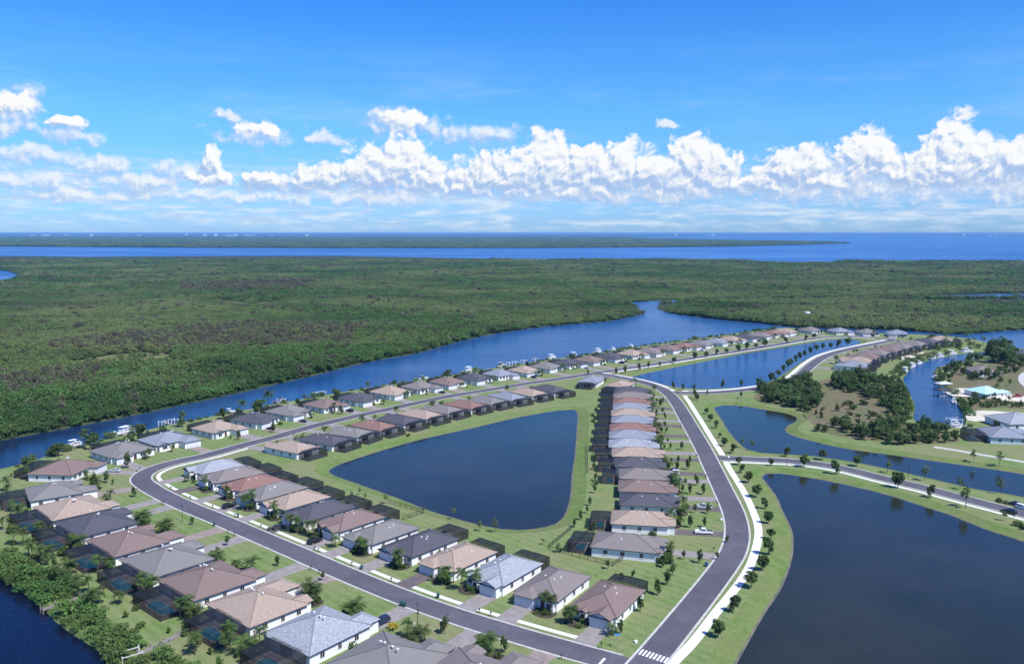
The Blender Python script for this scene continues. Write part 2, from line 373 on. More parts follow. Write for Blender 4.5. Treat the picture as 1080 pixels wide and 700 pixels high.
# screen mesh of the pool cages
m = bpy.data.materials.new('cage_screen'); m.use_nodes = True; t = NT(m.node_tree); bs = m.node_tree.nodes['Principled BSDF']
bs.inputs['Base Color'].default_value = (0.012, 0.013, 0.015, 1); bs.inputs['Roughness'].default_value = 0.6
tr = t.new('ShaderNodeBsdfTransparent'); mx = t.new('ShaderNodeMixShader'); mx.inputs[0].default_value = 0.64
t.l.new(tr.outputs[0], mx.inputs[1]); t.l.new(bs.outputs[0], mx.inputs[2]); t.l.new(mx.outputs[0], m.node_tree.nodes['Material Output'].inputs[0])
MAT['cage_screen'] = m

# water
m = bpy.data.materials.new('water'); m.use_nodes = True; t = NT(m.node_tree); bs = m.node_tree.nodes['Principled BSDF']
pos = t.new('ShaderNodeNewGeometry').outputs['Position']
pa = t.noise(t.vec('MULTIPLY', pos, (0.0006, 0.004, 0)), 1.0, 8, 0.65).outputs['Fac']
t.put(bs.inputs['Base Color'], t.mix(t.smooth(pa, 0.35, 0.7), c4((0.003, 0.005, 0.018)), c4((0.004, 0.007, 0.024))))
bs.inputs['Roughness'].default_value = 0.10; bs.inputs['IOR'].default_value = 1.33


def ripples(t, bs, fine, slope):
    pos = t.new('ShaderNodeNewGeometry').outputs['Position']
    w = t.vec('SUBTRACT', t.noise(pos, fine, 3, 0.6).outputs['Color'], (0.5, 0.5, 0.5))
    sp = t.new('ShaderNodeSeparateXYZ'); t.l.new(w, sp.inputs[0])
    cb = t.new('ShaderNodeCombineXYZ'); t.put(cb.inputs[0], t.math('MULTIPLY', sp.outputs[0], slope)); t.put(cb.inputs[1], t.math('MULTIPLY', sp.outputs[1], slope)); cb.inputs[2].default_value = 1
    t.l.new(t.vec('NORMALIZE', cb.outputs[0]), bs.inputs['Normal'])


sy = t.new('ShaderNodeSeparateXYZ'); t.l.new(pos, sy.inputs[0])
gust = t.smooth(t.noise(t.vec('MULTIPLY', pos, (0.004, 0.012, 0)), 1.0, 5, 0.6).outputs['Fac'], 0.35, 0.65, 0.44, 0.70)
ripples(t, bs, 2.2, t.math('ADD', gust, t.smooth(sy.outputs[1], 1500, 3000, 0, 0.7)))
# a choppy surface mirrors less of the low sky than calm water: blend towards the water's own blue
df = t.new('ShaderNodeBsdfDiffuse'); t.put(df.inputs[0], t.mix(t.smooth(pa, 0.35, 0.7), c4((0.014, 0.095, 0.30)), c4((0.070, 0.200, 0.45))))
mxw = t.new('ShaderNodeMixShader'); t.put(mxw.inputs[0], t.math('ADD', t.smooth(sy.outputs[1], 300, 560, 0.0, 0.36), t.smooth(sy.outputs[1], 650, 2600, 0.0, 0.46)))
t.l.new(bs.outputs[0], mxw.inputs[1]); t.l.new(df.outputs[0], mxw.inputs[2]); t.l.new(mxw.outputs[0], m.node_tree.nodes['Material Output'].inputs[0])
MAT['water'] = m
m = bpy.data.materials.new('pond_water'); m.use_nodes = True; t = NT(m.node_tree); bs = m.node_tree.nodes['Principled BSDF']
pos = t.new('ShaderNodeNewGeometry').outputs['Position']
pa = t.noise(t.vec('MULTIPLY', pos, (0.02, 0.02, 0)), 1.0, 4, 0.6).outputs['Fac']
t.put(bs.inputs['Base Color'], t.mix(t.smooth(pa, 0.35, 0.7), c4((0.017, 0.021, 0.012)), c4((0.028, 0.031, 0.019))))
bs.inputs['Roughness'].default_value = 0.10; bs.inputs['IOR'].default_value = 1.33
ripples(t, bs, 1.4, t.smooth(t.noise(t.vec('MULTIPLY', pos, (0.012, 0.03, 0)), 1.0, 5, 0.6).outputs['Fac'], 0.38, 0.62, 0.05, 0.34))
MAT['pond_water'] = m

# ------------------------------------------------------------ mesh helpers


class MB:
    """collects shapes for ONE mesh object; several materials allowed"""
    def __init__(s): s.v = []; s.f = []; s.m = []; s.uv = []; s.mats = []
    def mi(s, m):
        if m not in s.mats: s.mats.append(m)
        return s.mats.index(m)
    def face(s, pts, m, uv=None):
        b = len(s.v); s.v += [tuple(p) for p in pts]; s.f.append(tuple(range(b, b + len(pts)))); s.m.append(s.mi(m))
        s.uv += list(uv) if uv else [(0.0, 0.0)] * len(pts)
        return s
    def box(s, x0, x1, y0, y1, z0, z1, m, top=None):
        a = [(x0, y0), (x1, y0), (x1, y1), (x0, y1)]
        s.face([(x, y, z0) for x, y in reversed(a)], m); s.face([(x, y, z1) for x, y in a], top or m)
        for i in range(4):
            p, q = a[i], a[(i + 1) % 4]
            s.face([(p[0], p[1], z0), (q[0], q[1], z0), (q[0], q[1], z1), (p[0], p[1], z1)], m)
        return s
    def tube(s, pts, rad, m, n=6, cap=True):
        rings = []
        for i, p in enumerate(pts):
            p = Vector(p); a = Vector(pts[max(0, i - 1)]); b = Vector(pts[min(len(pts) - 1, i + 1)])
            d = (b - a).normalized(); u = d.orthogonal().normalized(); w = d.cross(u)
            r = rad[i] if isinstance(rad, (list, tuple)) else rad
            rings.append([p + (u * math.cos(2 * math.pi * k / n) + w * math.sin(2 * math.pi * k / n)) * r for k in range(n)])
        for i in range(len(rings) - 1):
            # same starting vector may flip; pick best offset
            A, B = rings[i], rings[i + 1]
            off = min(range(n), key=lambda o: sum((A[k] - B[(k + o) % n]).length for k in range(n)))
            rings[i + 1] = B = [B[(k + off) % n] for k in range(n)]
            for k in range(n): s.face([A[k], A[(k + 1) % n], B[(k + 1) % n], B[k]], m)
        if cap: s.face(list(reversed(rings[0])), m); s.face(rings[-1], m)
        return s
    def bar(s, a, b, w, m):
        return s.tube([a, b], w, m, 4)
    def poly(s, pts, z, m):
        return s.face([(p[0], p[1], z) for p in pts], m)
    def arrays(s, verts, faces, m):
        b = len(s.v); s.v += [tuple(v) for v in verts]; k = s.mi(m)
        for f in faces: s.f.append(tuple(int(i) + b for i in f)); s.m.append(k); s.uv += [(0.0, 0.0)] * len(f)
        return s
    def mesh(s, name, smooth=False):
        me = bpy.data.meshes.new(name); me.from_pydata(s.v, [], s.f)
        for m in s.mats: me.materials.append(MAT[m])
        me.polygons.foreach_set('material_index', s.m)
        if any(u != (0.0, 0.0) for u in s.uv):
            ul = me.uv_layers.new(name='UVMap'); ul.data.foreach_set('uv', np.array(s.uv, dtype=np.float32).ravel())
        if smooth: me.polygons.foreach_set('use_smooth', [True] * len(me.polygons))
        me.update(); return me


def link(name, me, parent=None, loc=None, rz=None, scale=None):
    o = bpy.data.objects.new(name, me); COL.objects.link(o)
    if parent: o.parent = parent
    if loc is not None: o.location = loc
    if rz is not None: o.rotation_euler = (0, 0, rz)
    if scale is not None: o.scale = scale if isinstance(scale, (tuple, list)) else (scale,) * 3
    return o


def thing(name, label, cat, loc=(0, 0, 0), rz=0, group=None, me=None, scale=None):
    o = link(name, me, None, loc, rz, scale); o['label'] = label; o['category'] = cat
    if group: o['group'] = group
    return o


def struct(name, me, kind='structure'):
    o = link(name, me); o['kind'] = kind; return o


CACHE = {}


def cached(key, fn):
    if key not in CACHE: CACHE[key] = fn()
    return CACHE[key]


ORD = ['zeroth', 'first', 'second', 'third', 'fourth', 'fifth', 'sixth', 'seventh', 'eighth', 'ninth', 'tenth', 'eleventh', 'twelfth', 'thirteenth', 'fourteenth', 'fifteenth',
       'sixteenth', 'seventeenth', 'eighteenth', 'nineteenth', 'twentieth', 'twenty-first', 'twenty-second', 'twenty-third', 'twenty-fourth', 'twenty-fifth', 'twenty-sixth',
       'twenty-seventh', 'twenty-eighth', 'twenty-ninth', 'thirtieth', 'thirty-first', 'thirty-second']


def spline(pts, step=4.0, closed=False):
    """Catmull-Rom through pts, resampled to about step"""
    P = [np.array(p, float) for p in pts]; n = len(P); out = []
    for i in range(n if closed else n - 1):
        if closed: a, b, c, d = P[(i - 1) % n], P[i], P[(i + 1) % n], P[(i + 2) % n]
        else: a, b, c, d = P[max(i - 1, 0)], P[i], P[i + 1], P[min(i + 2, n - 1)]
        k = max(1, int(np.linalg.norm(c - b) / step))
        for j in range(k):
            t = j / k
            out.append(0.5 * ((2 * b) + (-a + c) * t + (2 * a - 5 * b + 4 * c - d) * t * t + (-a + 3 * b - 3 * c + d) * t ** 3))
    if not closed: out.append(P[-1])
    return [tuple(p) for p in out]


def normals(pts, closed=False):
    n = len(pts); N = []
    for i in range(n):
        a = pts[(i - 1) % n] if closed else pts[max(i - 1, 0)]; b = pts[(i + 1) % n] if closed else pts[min(i + 1, n - 1)]
        dx, dy = b[0] - a[0], b[1] - a[1]; L = math.hypot(dx, dy) or 1
        N.append((-dy / L, dx / L))           # left normal
    return N


def offs(pts, d, closed=False):
    return [(p[0] + n[0] * d, p[1] + n[1] * d) for p, n in zip(pts, normals(pts, closed))]


def area(p):
    p = np.array(p); x, y = p[:, 0], p[:, 1]
    return 0.5 * np.sum(x * np.roll(y, -1) - np.roll(x, -1) * y)


def inside(pts, poly):
    pts = np.asarray(pts); x, y = pts[:, 0], pts[:, 1]; P = np.asarray(poly); r = np.zeros(len(pts), bool)
    x1, y1 = P[:, 0], P[:, 1]; x2, y2 = np.roll(x1, -1), np.roll(y1, -1)
    for a, b, c, d in zip(x1, y1, x2, y2):
        if b == d: continue
        k = ((b > y) != (d > y)) & (x < (c - a) * (y - b) / (d - b) + a); r ^= k
    return r


def dist_line(p, line):
    L = np.asarray(line); A = L[:-1]; B = L[1:]; p = np.asarray(p); d = B - A
    t = np.clip(((p - A) * d).sum(1) / np.maximum((d * d).sum(1), 1e-9), 0, 1); q = A + d * t[:, None]
    e = np.hypot(*(p - q).T); i = int(e.argmin()); return e[i], q[i], d[i] / np.linalg.norm(d[i])


def sheet(polys, z, m, mb=None):
    """flat polygon with holes"""
    mb = mb or MB(); loops = [[Vector((p[0], p[1], 0)) for p in q] for q in polys]
    tris = tessellate_polygon(loops); flat = [(v.x, v.y, z) for q in loops for v in q]
    b = len(mb.v); mb.v += flat; k = mb.mi(m)
    for t_ in tris:
        a, c, d = (flat[i] for i in t_)
        s_ = (c[0] - a[0]) * (d[1] - a[1]) - (c[1] - a[1]) * (d[0] - a[0])
        t_ = t_ if s_ > 0 else t_[::-1]
        mb.f.append(tuple(i + b for i in t_)); mb.m.append(k); mb.uv += [(0.0, 0.0)] * 3
    return mb


def skirt(mb, top, bot, zt, zb, m, closed=True):
    n = len(top)
    for i in range(n if closed else n - 1):
        j = (i + 1) % n
        mb.face([(*top[i], zt), (*bot[i], zb), (*bot[j], zb), (*top[j], zt)], m)


def ribbon(line, o0, o1, z, m, mb=None, side=0.0, keep=None, mside=None):
    """strip between two offsets of a line, with vertical sides of height side"""
    mb = mb or MB(); a = offs(line, o1); b = offs(line, o0)
    for i in range(len(line) - 1):
        if keep and not (keep(a[i]) and keep(a[i + 1]) and keep(b[i]) and keep(b[i + 1])): continue
        mb.face([(*a[i], z), (*b[i], z), (*b[i + 1], z), (*a[i + 1], z)], m)
        if side:
            mb.face([(*b[i], z), (*b[i], z - side), (*b[i + 1], z - side), (*b[i + 1], z)], mside or m)
            mb.face([(*a[i + 1], z), (*a[i + 1], z - side), (*a[i], z - side), (*a[i], z)], mside or m)
    return mb


# ------------------------------------------------------------ land and water
def W(px, z=-1.0): return [G(x, y, z) for x, y in px]


WZ = -1.0
north_shore = spline(W([(678, 331), (640, 338.5), (600, 342), (560, 346), (500, 356), (440, 372), (400, 379), (360, 388), (325, 397), (240, 416.5), (200, 425), (133, 439), (60, 453), (0, 464), (-70, 478), (-170, 500)]), 6)
creek_north = spline(W([(1500, 306), (1250, 308.5), (1080, 309.6), (1000, 311.2), (985, 312.6), (900, 314), (800, 315), (726, 315.8), (700, 316.8), (668, 318.3), (655, 319.6), (664, 322), (678, 331)]), 10)
bay_south = W([(-400, 268), (-100, 269.5), (0, 270), (90, 271), (180, 270.5), (270, 270), (360, 270), (460, 272), (560, 273.5), (640, 273), (700, 272.2), (767, 274), (798, 277), (841, 278.5), (880, 277), (911, 276.6), (1000, 276.7), (1080, 276.5), (1500, 276)])
marsh = bay_south + creek_north[:-1] + north_shore + [(-600, 300)]
inlet = spline(W([(-60, 283), (0, 285), (10, 286), (26, 291.3), (16, 295.5), (0, 297.5), (-60, 303)], WZ), 12, True)
strip = spline(W([(1500, 330), (1250, 341), (1080, 347.5), (1017, 352), (988, 351), (940, 348), (890, 346.5), (834, 344.5), (805, 341), (756, 336.5), (715, 331), (694, 325.5)]), 8) + spline(W([(694, 325.5), (697, 321.3), (715, 318.6), (726, 317.6), (800, 316.4), (900, 315.4), (960, 315.2), (985, 314.7), (1000, 314.9), (1080, 314.9), (1250, 313.4), (1500, 311.2)]), 12)[1:]

south_shore = spline(W([(-300, 560), (-120, 530), (-40, 508), (0, 497), (30, 490), (66, 477.5), (116, 464), (160, 454.2), (217, 442), (260, 434), (290, 427.8), (323, 421.8), (370, 413.5), (411, 406.8), (453, 400.4), (506, 392), (550, 385), (583, 380), (628, 374), (671, 367), (700, 362.8), (760, 354.8), (800, 349.3), (830, 346.6), (870, 350), (900, 351.5), (950, 353), (985, 354.5), (1010, 356.5), (1030, 359.5), (1042, 363), (1045, 366.5), (1036, 370.4), (1020, 372.4), (1005.7, 374), (990, 377), (964, 383.5), (957, 390), (951, 398.6), (952, 404), (956, 413.5), (961.5, 424), (962, 432), (960.7, 440), (966, 446.5), (982, 450), (1000, 452.4), (1016, 453), (1019, 446), (1018, 437), (1014, 429.5), (1008, 419), (998, 412), (988, 403), (987, 393), (992, 388), (1006, 385), (1022, 381.5), (1033, 377), (1040, 372), (1050, 367.5), (1067, 368.5), (1080, 369), (1250, 372), (1500, 376)]), 5)
lower_canal = spline(W([(-120, 560), (-50, 588), (0, 607), (17, 615), (48, 637.5), (63, 653), (82, 667), (106, 682), (123, 694), (150, 720), (200, 760), (260, 810)]), 4)
P1 = spline(W([(346, 497), (360, 488.8), (405, 474.3), (440, 464.2), (470, 457.5), (491, 453), (514, 447.6), (540, 441.5), (560, 437.5), (590, 432.6), (604, 432), (609.5, 436), (608.6, 457), (607, 477.7), (604, 500), (601.6, 527), (593, 547.6), (577, 555.4), (546, 559), (514, 555.4), (483, 547.6), (451, 538), (420, 525.8), (376, 510), (351, 501)]), 4, True)
P2 = spline(W([(664, 398.5), (678, 394.5), (694, 391), (740, 381.8), (786, 372.8), (821, 367.2), (857, 361), (878, 358.4), (895, 357.6), (907, 359.5), (904, 363.2), (886, 368), (866, 373), (847, 381), (829, 393), (815, 401), (794, 407.6), (766, 409.4), (734, 410.2), (706, 407), (680, 401.2)]), 5, True)
P3 = spline(W([(753, 429.7), (763, 427.2), (786, 428.4), (800, 431), (829, 435.7), (840, 439.5), (840, 444), (830, 450), (830, 456), (843, 461.4), (871, 468.6), (900, 474.3), (950, 481), (987, 486.4), (1023, 491.4), (1053, 495.7), (1080, 500), (1180, 516), (1300, 535), (1330, 575), (1230, 560), (1080, 524.3), (1030, 516), (987, 506), (930, 493), (905, 488), (880, 484), (858, 481), (830, 479), (801, 477.2), (787, 473.6), (771, 458.6), (760, 441.5)]), 5, True)
P4 = spline(W([(803, 502.5), (808, 499.2), (823, 499.2), (856, 504), (880, 508.4), (930, 520), (980, 535.7), (1008, 545), (1037, 557), (1080, 571), (1180, 605), (1300, 650), (1350, 760), (1200, 860), (900, 880), (760, 790), (770, 715), (788, 677), (806, 645.7), (823, 620), (833, 594), (836, 574), (834, 558), (825, 539), (818, 523), (806, 507)]), 4, True)

# water reaching the horizon, and the darker ponds
struct('water', MB().poly([(-90000, -600), (90000, -600), (90000, 110000), (-90000, 110000)], WZ, 'water').mesh('water'))


def ccw(p): return p if area(p) > 0 else p[::-1]


ponds = [ccw(P1), ccw(P2), ccw(P3), ccw(P4)]
for k, p in enumerate(ponds):
    struct('pond_water', sheet([offs(p, -1.2, True)], WZ + 0.05, 'water' if k == 1 else 'pond_water').mesh('pond_water'))

# neighbourhood land: shoreline, ponds as holes with sloping banks
far_l = [(-500, 60), (-500, 240)]
land_edge = list(reversed(lower_canal)) + [(-500, south_shore[0][1])][:0] + south_shore + [(1500, 700), (1500, -300), (40, -300)]
land_edge = ccw(land_edge)
mb = MB()
hole = [offs(p, -5.5, True) for p in ponds]   # ccw left normal points inwards; negative = outwards
sheet([land_edge] + hole, 0.0, 'lawn', mb)
for p, h in zip(ponds, hole):
    skirt(mb, h, offs(p, -0.35, True), 0.0, WZ + 0.12, 'bank_grass'); skirt(mb, offs(p, -0.35, True), offs(p, 0.6, True), WZ + 0.12, WZ + 0.02, 'mud')
skirt(mb, land_edge, offs(land_edge, -1.5, True), 0.0, WZ - 0.3, 'tall_grass')
struct('ground', mb.mesh('ground'))

mb = MB(); M_ = ccw(marsh); I_ = ccw(inlet)
sheet([M_, offs(I_, -2, True)], -0.3, 'marsh_ground', mb); skirt(mb, M_, offs(M_, -1.5, True), -0.3, -1.3, 'marsh_ground'); skirt(mb, offs(I_, -2, True), I_, -0.3, -1.3, 'marsh_ground')
T_ = ccw(strip); sheet([T_], -0.3, 'marsh_ground', mb); skirt(mb, T_, offs(T_, -1.5, True), -0.3, -1.3, 'marsh_ground')
struct('marshland', mb.mesh('marshland'))
# far shore, the spit in the bay and the last land on the horizon
far_shore = ccw(W([(-600, 259.5), (0, 260), (180, 261), (340, 261.6), (520, 261.8), (700, 260.8), (780, 259.8), (850, 258), (897, 256.6), (870, 255.6), (800, 254.6), (740, 253.2), (690, 252), (640, 250.8), (700, 249.2), (800, 248.6), (900, 248.4), (1000, 248.8), (1080, 249.2), (1500, 249.5), (1500, 246.6), (-600, 246.6)]))
mb = sheet([far_shore], -0.3, 'marsh_ground'); skirt(mb, far_shore, offs(far_shore, -2, True), -0.3, -1.3, 'marsh_ground')
struct('far_land', mb.mesh('far_land'))


def patch(name, px, m, z, step=3, smooth=True):
    p = [G(x, y) for x, y in px]; p = spline(p, step, True) if smooth else p
    struct(name, sheet([ccw(p)], z, m).mesh(name))


patch('meadow', [(60, 386), (90, 378), (130, 372), (165, 371), (200, 376), (185, 382), (140, 386), (100, 390)], 'meadow', -0.29)
patch('meadow', [(235, 372), (262, 364), (292, 363), (288, 370), (262, 374)], 'meadow', -0.29)
patch('meadow', [(205, 318), (240, 313), (300, 315), (305, 322), (250, 326), (215, 326)], 'scrub_ground', -0.29)
patch('rough_grass', [(-30, 560), (20, 590), (70, 622), (120, 655), (175, 690), (165, 700), (130, 690), (90, 668), (60, 640), (20, 612), (-30, 590)], 'tall_grass', 0.006)
patch('scrub_lot', [(800, 415), (840, 408), (870, 400), (900, 393), (940, 400), (952, 420), (955, 445), (1000, 458), (1010, 466), (960, 468), (905, 463), (870, 456), (850, 440), (838, 430), (800, 424)], 'scrub_ground', 0.006)
patch('scrub_lot', [(1012, 424), (1040, 420), (1090, 424), (1090, 432), (1050, 430), (1020, 433)], 'scrub_ground', 0.006)
patch('rough_grass', [(1003, 392), (1020, 386), (1060, 380), (1095, 384), (1095, 428), (1040, 420), (1012, 420), (1000, 405)], 'scrub_ground', 0.004)
patch('sand', [(1004, 412), (1012, 409), (1026, 410), (1030, 414), (1022, 418), (1008, 417)], 'sand', 0.010)
patch('sand', [(1019, 437), (1030, 433), (1060, 434), (1095, 438), (1095, 446), (1060, 444), (1028, 444), (1021, 443)], 'sand', 0.010)
patch('sand', [(1040, 418), (1062, 415), (1090, 420), (1090, 424), (1060, 422)], 'sand', 0.012)
patch('cul_de_sac', [(1074, 398), (1078, 393), (1090, 390), (1105, 395), (1105, 408), (1085, 409), (1076, 404)], 'kerb_concrete', 0.014)
patch('sand', [(948, 377), (962, 373), (975, 371.5), (970, 375), (956, 379)], 'sand', 0.010)

# ------------------------------------------------------------ roads
RM = spline([G(*p) for p in [(560, 850), (640, 747), (689, 691), (738, 631), (766, 594), (775, 577), (777.5, 560), (773.5, 540), (762.5, 516), (751, 492), (740, 470), (724.5, 443), (713, 424), (703, 413.5), (690, 406.8), (670, 401), (650, 397.2), (630, 393.8)]], 2.5)
RS1 = spline([G(*p) for p in [(690, 710), (650, 698.5), (608, 687), (540, 667.5), (480, 649), (420, 627.5), (360, 603), (300, 577), (232, 548), (200, 535), (175, 523.5), (158, 514), (149, 506.5), (151.5, 500), (163, 493.8), (180, 488.5), (200, 484), (218, 480), (260, 468.5), (290, 461), (326, 450.5), (370, 440), (416, 430), (471, 418.3), (520, 410.3), (557, 404.2), (593, 399), (637, 392), (690, 384), (740, 376), (786, 369), (820, 363.4), (848, 358.4), (875, 355.6), (900, 355.4), (925, 356.6), (943, 358.6)]], 2.5)
RE = spline([G(*p) for p in [(703, 413.5), (716, 414), (744, 414.2), (780, 411.8), (808.6, 408), (829, 403.8), (841, 398), (848.5, 391.5), (857, 384), (869, 376.4), (886, 370.6), (907, 365.8), (926, 362), (943, 358.6)]], 2.5)
RS3 = spline([G(*p) for p in [(751, 482), (760, 483), (773, 483.2), (801, 484.4), (830, 485.8), (858, 488.6), (880, 492), (905, 497.5), (930, 504), (973, 514), (1001, 521.4), (1030, 529), (1080, 542), (1180, 570), (1300, 605)]], 2.5)
HW = 3.55
roads = {'M': RM, 'S1': RS1, 'E': RE, 'S3': RS3}


def off_roads(skip, d=HW + 0.75):
    oth = [np.array(l) for k, l in roads.items() if k != skip]
    return lambda p: all(dist_line(p, l)[0] > d for l in oth)


for i, (k, l) in enumerate(roads.items()):
    struct('road', ribbon(l, -HW, HW, 0.020 + 0.004 * (3 - i), 'asphalt', side=0.05).mesh('road'))
    keep = None if k == 'M' else off_roads(k, HW + 0.2)
    mb = MB()
    for sgn in (1, -1):
        ribbon(l, sgn * HW if sgn < 0 else HW, sgn * (HW + 0.6), 0.075, 'kerb_concrete', mb, 0.1, keep) if sgn > 0 else ribbon(l, -(HW + 0.6), -HW, 0.075, 'kerb_concrete', mb, 0.1, keep)
    struct('kerb', mb.mesh('kerb'))

# sidewalks
SW = {}
main_walk = spline([G(*p) for p in [(640, 790), (700, 710), (730, 678), (754, 647), (783, 610), (795, 586), (800, 560), (794, 538.6), (783, 516), (768.6, 493), (763, 481.5), (750, 461), (737, 440), (722, 417), (716, 413)]], 3)
struct('sidewalk', ribbon(main_walk, -1.25, 1.25, 0.055, 'sidewalk_concrete', side=0.06, keep=off_roads('M', HW + 0.1)).mesh('sidewalk'))
s3_walk = [p for p in spline(offs(RS3, -6.0), 3) if p[0] > 88]
struct('sidewalk', ribbon(s3_walk, -0.9, 0.9, 0.055, 'sidewalk_concrete', side=0.06).mesh('sidewalk'))
i0 = min(range(len(RM)), key=lambda i: math.dist(RM[i], G(703, 413)))
walk_ne = spline(offs(RM[i0 + 1:], -5.6), 3)
struct('sidewalk', ribbon(walk_ne, -1.0, 1.0, 0.055, 'sidewalk_concrete', side=0.06).mesh('sidewalk'))
e_walk = spline(offs(RE[3:], 6.2), 3)
struct('sidewalk', ribbon(e_walk, -1.3, 1.3, 0.056, 'sidewalk_concrete', side=0.06, keep=off_roads('E', HW + 0.7)).mesh('sidewalk'))
j0 = min(range(len(RS1)), key=lambda i: math.dist(RS1[i], G(640, 692)))
j1 = min(range(len(RS1)), key=lambda i: math.dist(RS1[i], G(262, 468)))
c_walk = spline(offs(RS1[j0 + 2:j1], -6.2), 3)
struct('sidewalk', ribbon(c_walk, -0.75, 0.75, 0.050, 'sidewalk_concrete', side=0.05).mesh('sidewalk'))
j2 = min(range(len(RS1)), key=lambda i: math.dist(RS1[i], G(640, 391.5)))
p2_walk = spline(offs(RS1[j2 + 2:-6], -5.6), 3)
struct('sidewalk', ribbon(p2_walk, -0.9, 0.9, 0.052, 'sidewalk_concrete', side=0.05, keep=off_roads('S1', HW + 0.7)).mesh('sidewalk'))
back_path = spline([G(*p) for p in [(985, 471), (1010, 475), (1045, 481), (1080, 487), (1200, 507)]], 5)
struct('path', ribbon(back_path, -1.6, 1.6, 0.03, 'kerb_concrete', side=0.04).mesh('path'))

# painted markings: crosswalk, stop bars
a = np.array(G(674.5, 686.5)); b = np.array(G(704.5, 696.5)); dM = np.array(G(738, 631)) - np.array(G(689, 691)); dM /= np.linalg.norm(dM)
mb = MB()
for k in range(8):
    c = a + (b - a) * (k + 0.5) / 8; n = np.array((dM[1], -dM[0]))
    q = [c + dM * s1 * 1.35 + n * s2 * 0.24 for s1, s2 in ((-1, -1), (-1, 1), (1, 1), (1, -1))]
    mb.poly([tuple(p) for p in ccw([tuple(x) for x in q])], 0.040, 'paint_white')
struct('crosswalk', mb.mesh('crosswalk'))


def stopbar(px, line, half=1.6):
    c = np.array(G(*px)); _, q, d = dist_line(c, line); n = np.array((-d[1], d[0]))
    qd = [c + d * s1 * 0.3 + n * s2 * half for s1, s2 in ((-1, -1), (-1, 1), (1, 1), (1, -1))]
    struct('stop_line', MB().poly(ccw([tuple(x) for x in qd]), 0.044, 'paint_white').mesh('stop_line'))


stopbar((635, 697), RS1); stopbar((768.5, 481.5), RS3, 1.5)

# ------------------------------------------------------------ houses
WALL_H = 2.9; SL = 0.38


def uvq(pts, o, ax):                          # metric uv on a roof plane: u along the eave, v up the slope
    ax = Vector(ax).normalized(); o = Vector(o); out = []
    n = (Vector(pts[1]) - Vector(pts[0])).cross(Vector(pts[2]) - Vector(pts[0])).normalized(); up = n.cross(ax)
    for p in pts:
        d = Vector(p) - o; out.append((d.dot(ax) + 50 + o.x * 1.7, d.dot(up) + 50))
    return out


def rface(mb, pts, m, ax):
    n = (Vector(pts[1]) - Vector(pts[0])).cross(Vector(pts[2]) - Vector(pts[0]))
    if n.z < 0: pts = pts[::-1]
    mb.face(pts, m, uvq(pts, pts[0], ax))


def hip(mb, x0, x1, y0, y1, z, m, cap=None, fas='trim_dark'):
    w, l = x1 - x0, y1 - y0; h = min(w, l) / 2
    zt = z + h * SL
    if l >= w: r0, r1 = ((x0 + x1) / 2, y0 + h, zt), ((x0 + x1) / 2, y1 - h, zt)
    else: r0, r1 = (x0 + h, (y0 + y1) / 2, zt), (x1 - h, (y0 + y1) / 2, zt)
    A, B, C, D = (x0, y0, z), (x1, y0, z), (x1, y1, z), (x0, y1, z)
    if l >= w:
        rface(mb, [A, B, r0], m, (1, 0, 0)); rface(mb, [C, D, r1], m, (1, 0, 0)); rface(mb, [B, C, r1, r0], m, (0, 1, 0)); rface(mb, [D, A, r0, r1], m, (0, 1, 0))
        hips = [(A, r0), (B, r0), (C, r1), (D, r1), (r0, r1)]
    else:
        rface(mb, [A, B, r1, r0], m, (1, 0, 0)); rface(mb, [C, D, r0, r1], m, (1, 0, 0)); rface(mb, [B, C, r1], m, (0, 1, 0)); rface(mb, [D, A, r0], m, (0, 1, 0))
        hips = [(A, r0), (D, r0), (B, r1), (C, r1), (r0, r1)]
    fascia(mb, [A, B, C, D], z, fas)
    if cap:
        for p, q in hips: mb.tube([p, q], 0.11, m, 4)
    return zt


def fascia(mb, loop, z, m, skip=()):
    n = len(loop)
    for i in range(n):
        if i in skip: continue
        p, q = loop[i], loop[(i + 1) % n]
        mb.face([(p[0], p[1], z - 0.20), (q[0], q[1], z - 0.20), (q[0], q[1], z), (p[0], p[1], z)], m)
    mb.face([(p[0], p[1], z - 0.20) for p in reversed(loop)], m)


def wing(mb, x0, x1, yb, y1, z, m, gable, fas='trim_dark'):
    """roof of a wing that runs to +y from the main roof's front eave at y = yb and dies into its front slope"""
    h = (x1 - x0) / 2; xm = (x0 + x1) / 2; zt = z + h * SL; back = yb - h
    f = y1 if gable else y1 - h
    rf, rb = (xm, f, zt), (xm, back, zt)
    rface(mb, [(x1, yb, z), (x1, y1, z), rf, rb], m, (0, 1, 0)); rface(mb, [(x0, y1, z), (x0, yb, z), rb, rf], m, (0, 1, 0))
    if not gable: rface(mb, [(x1, y1, z), (x0, y1, z), rf], m, (1, 0, 0))
    else:
        mb.face([(x1, y1, z), (x0, y1, z), (x0, y1, z - 0.2), (x1, y1, z - 0.2)], fas)
        for s_ in (x0, x1):                   # dark verge under the rake
            mb.face([(s_, y1 + 0.004, z - 0.2), (xm, y1 + 0.004, zt - 0.2), (xm, y1 + 0.004, zt), (s_, y1 + 0.004, z)], fas)
    for xx in (x0, x1): mb.face([(xx, yb, z - 0.2), (xx, y1, z - 0.2), (xx, y1, z), (xx, yb, z)], fas)
    if not gable: mb.face([(x0, y1, z - 0.2), (x1, y1, z - 0.2), (x1, y1, z), (x0, y1, z)], fas)
    mb.face([(x0, yb, z - 0.2), (x0, y1, z - 0.2), (x1, y1, z - 0.2), (x1, yb, z - 0.2)], fas)
    mb.tube([rf, rb], 0.11, m, 4)
    return zt


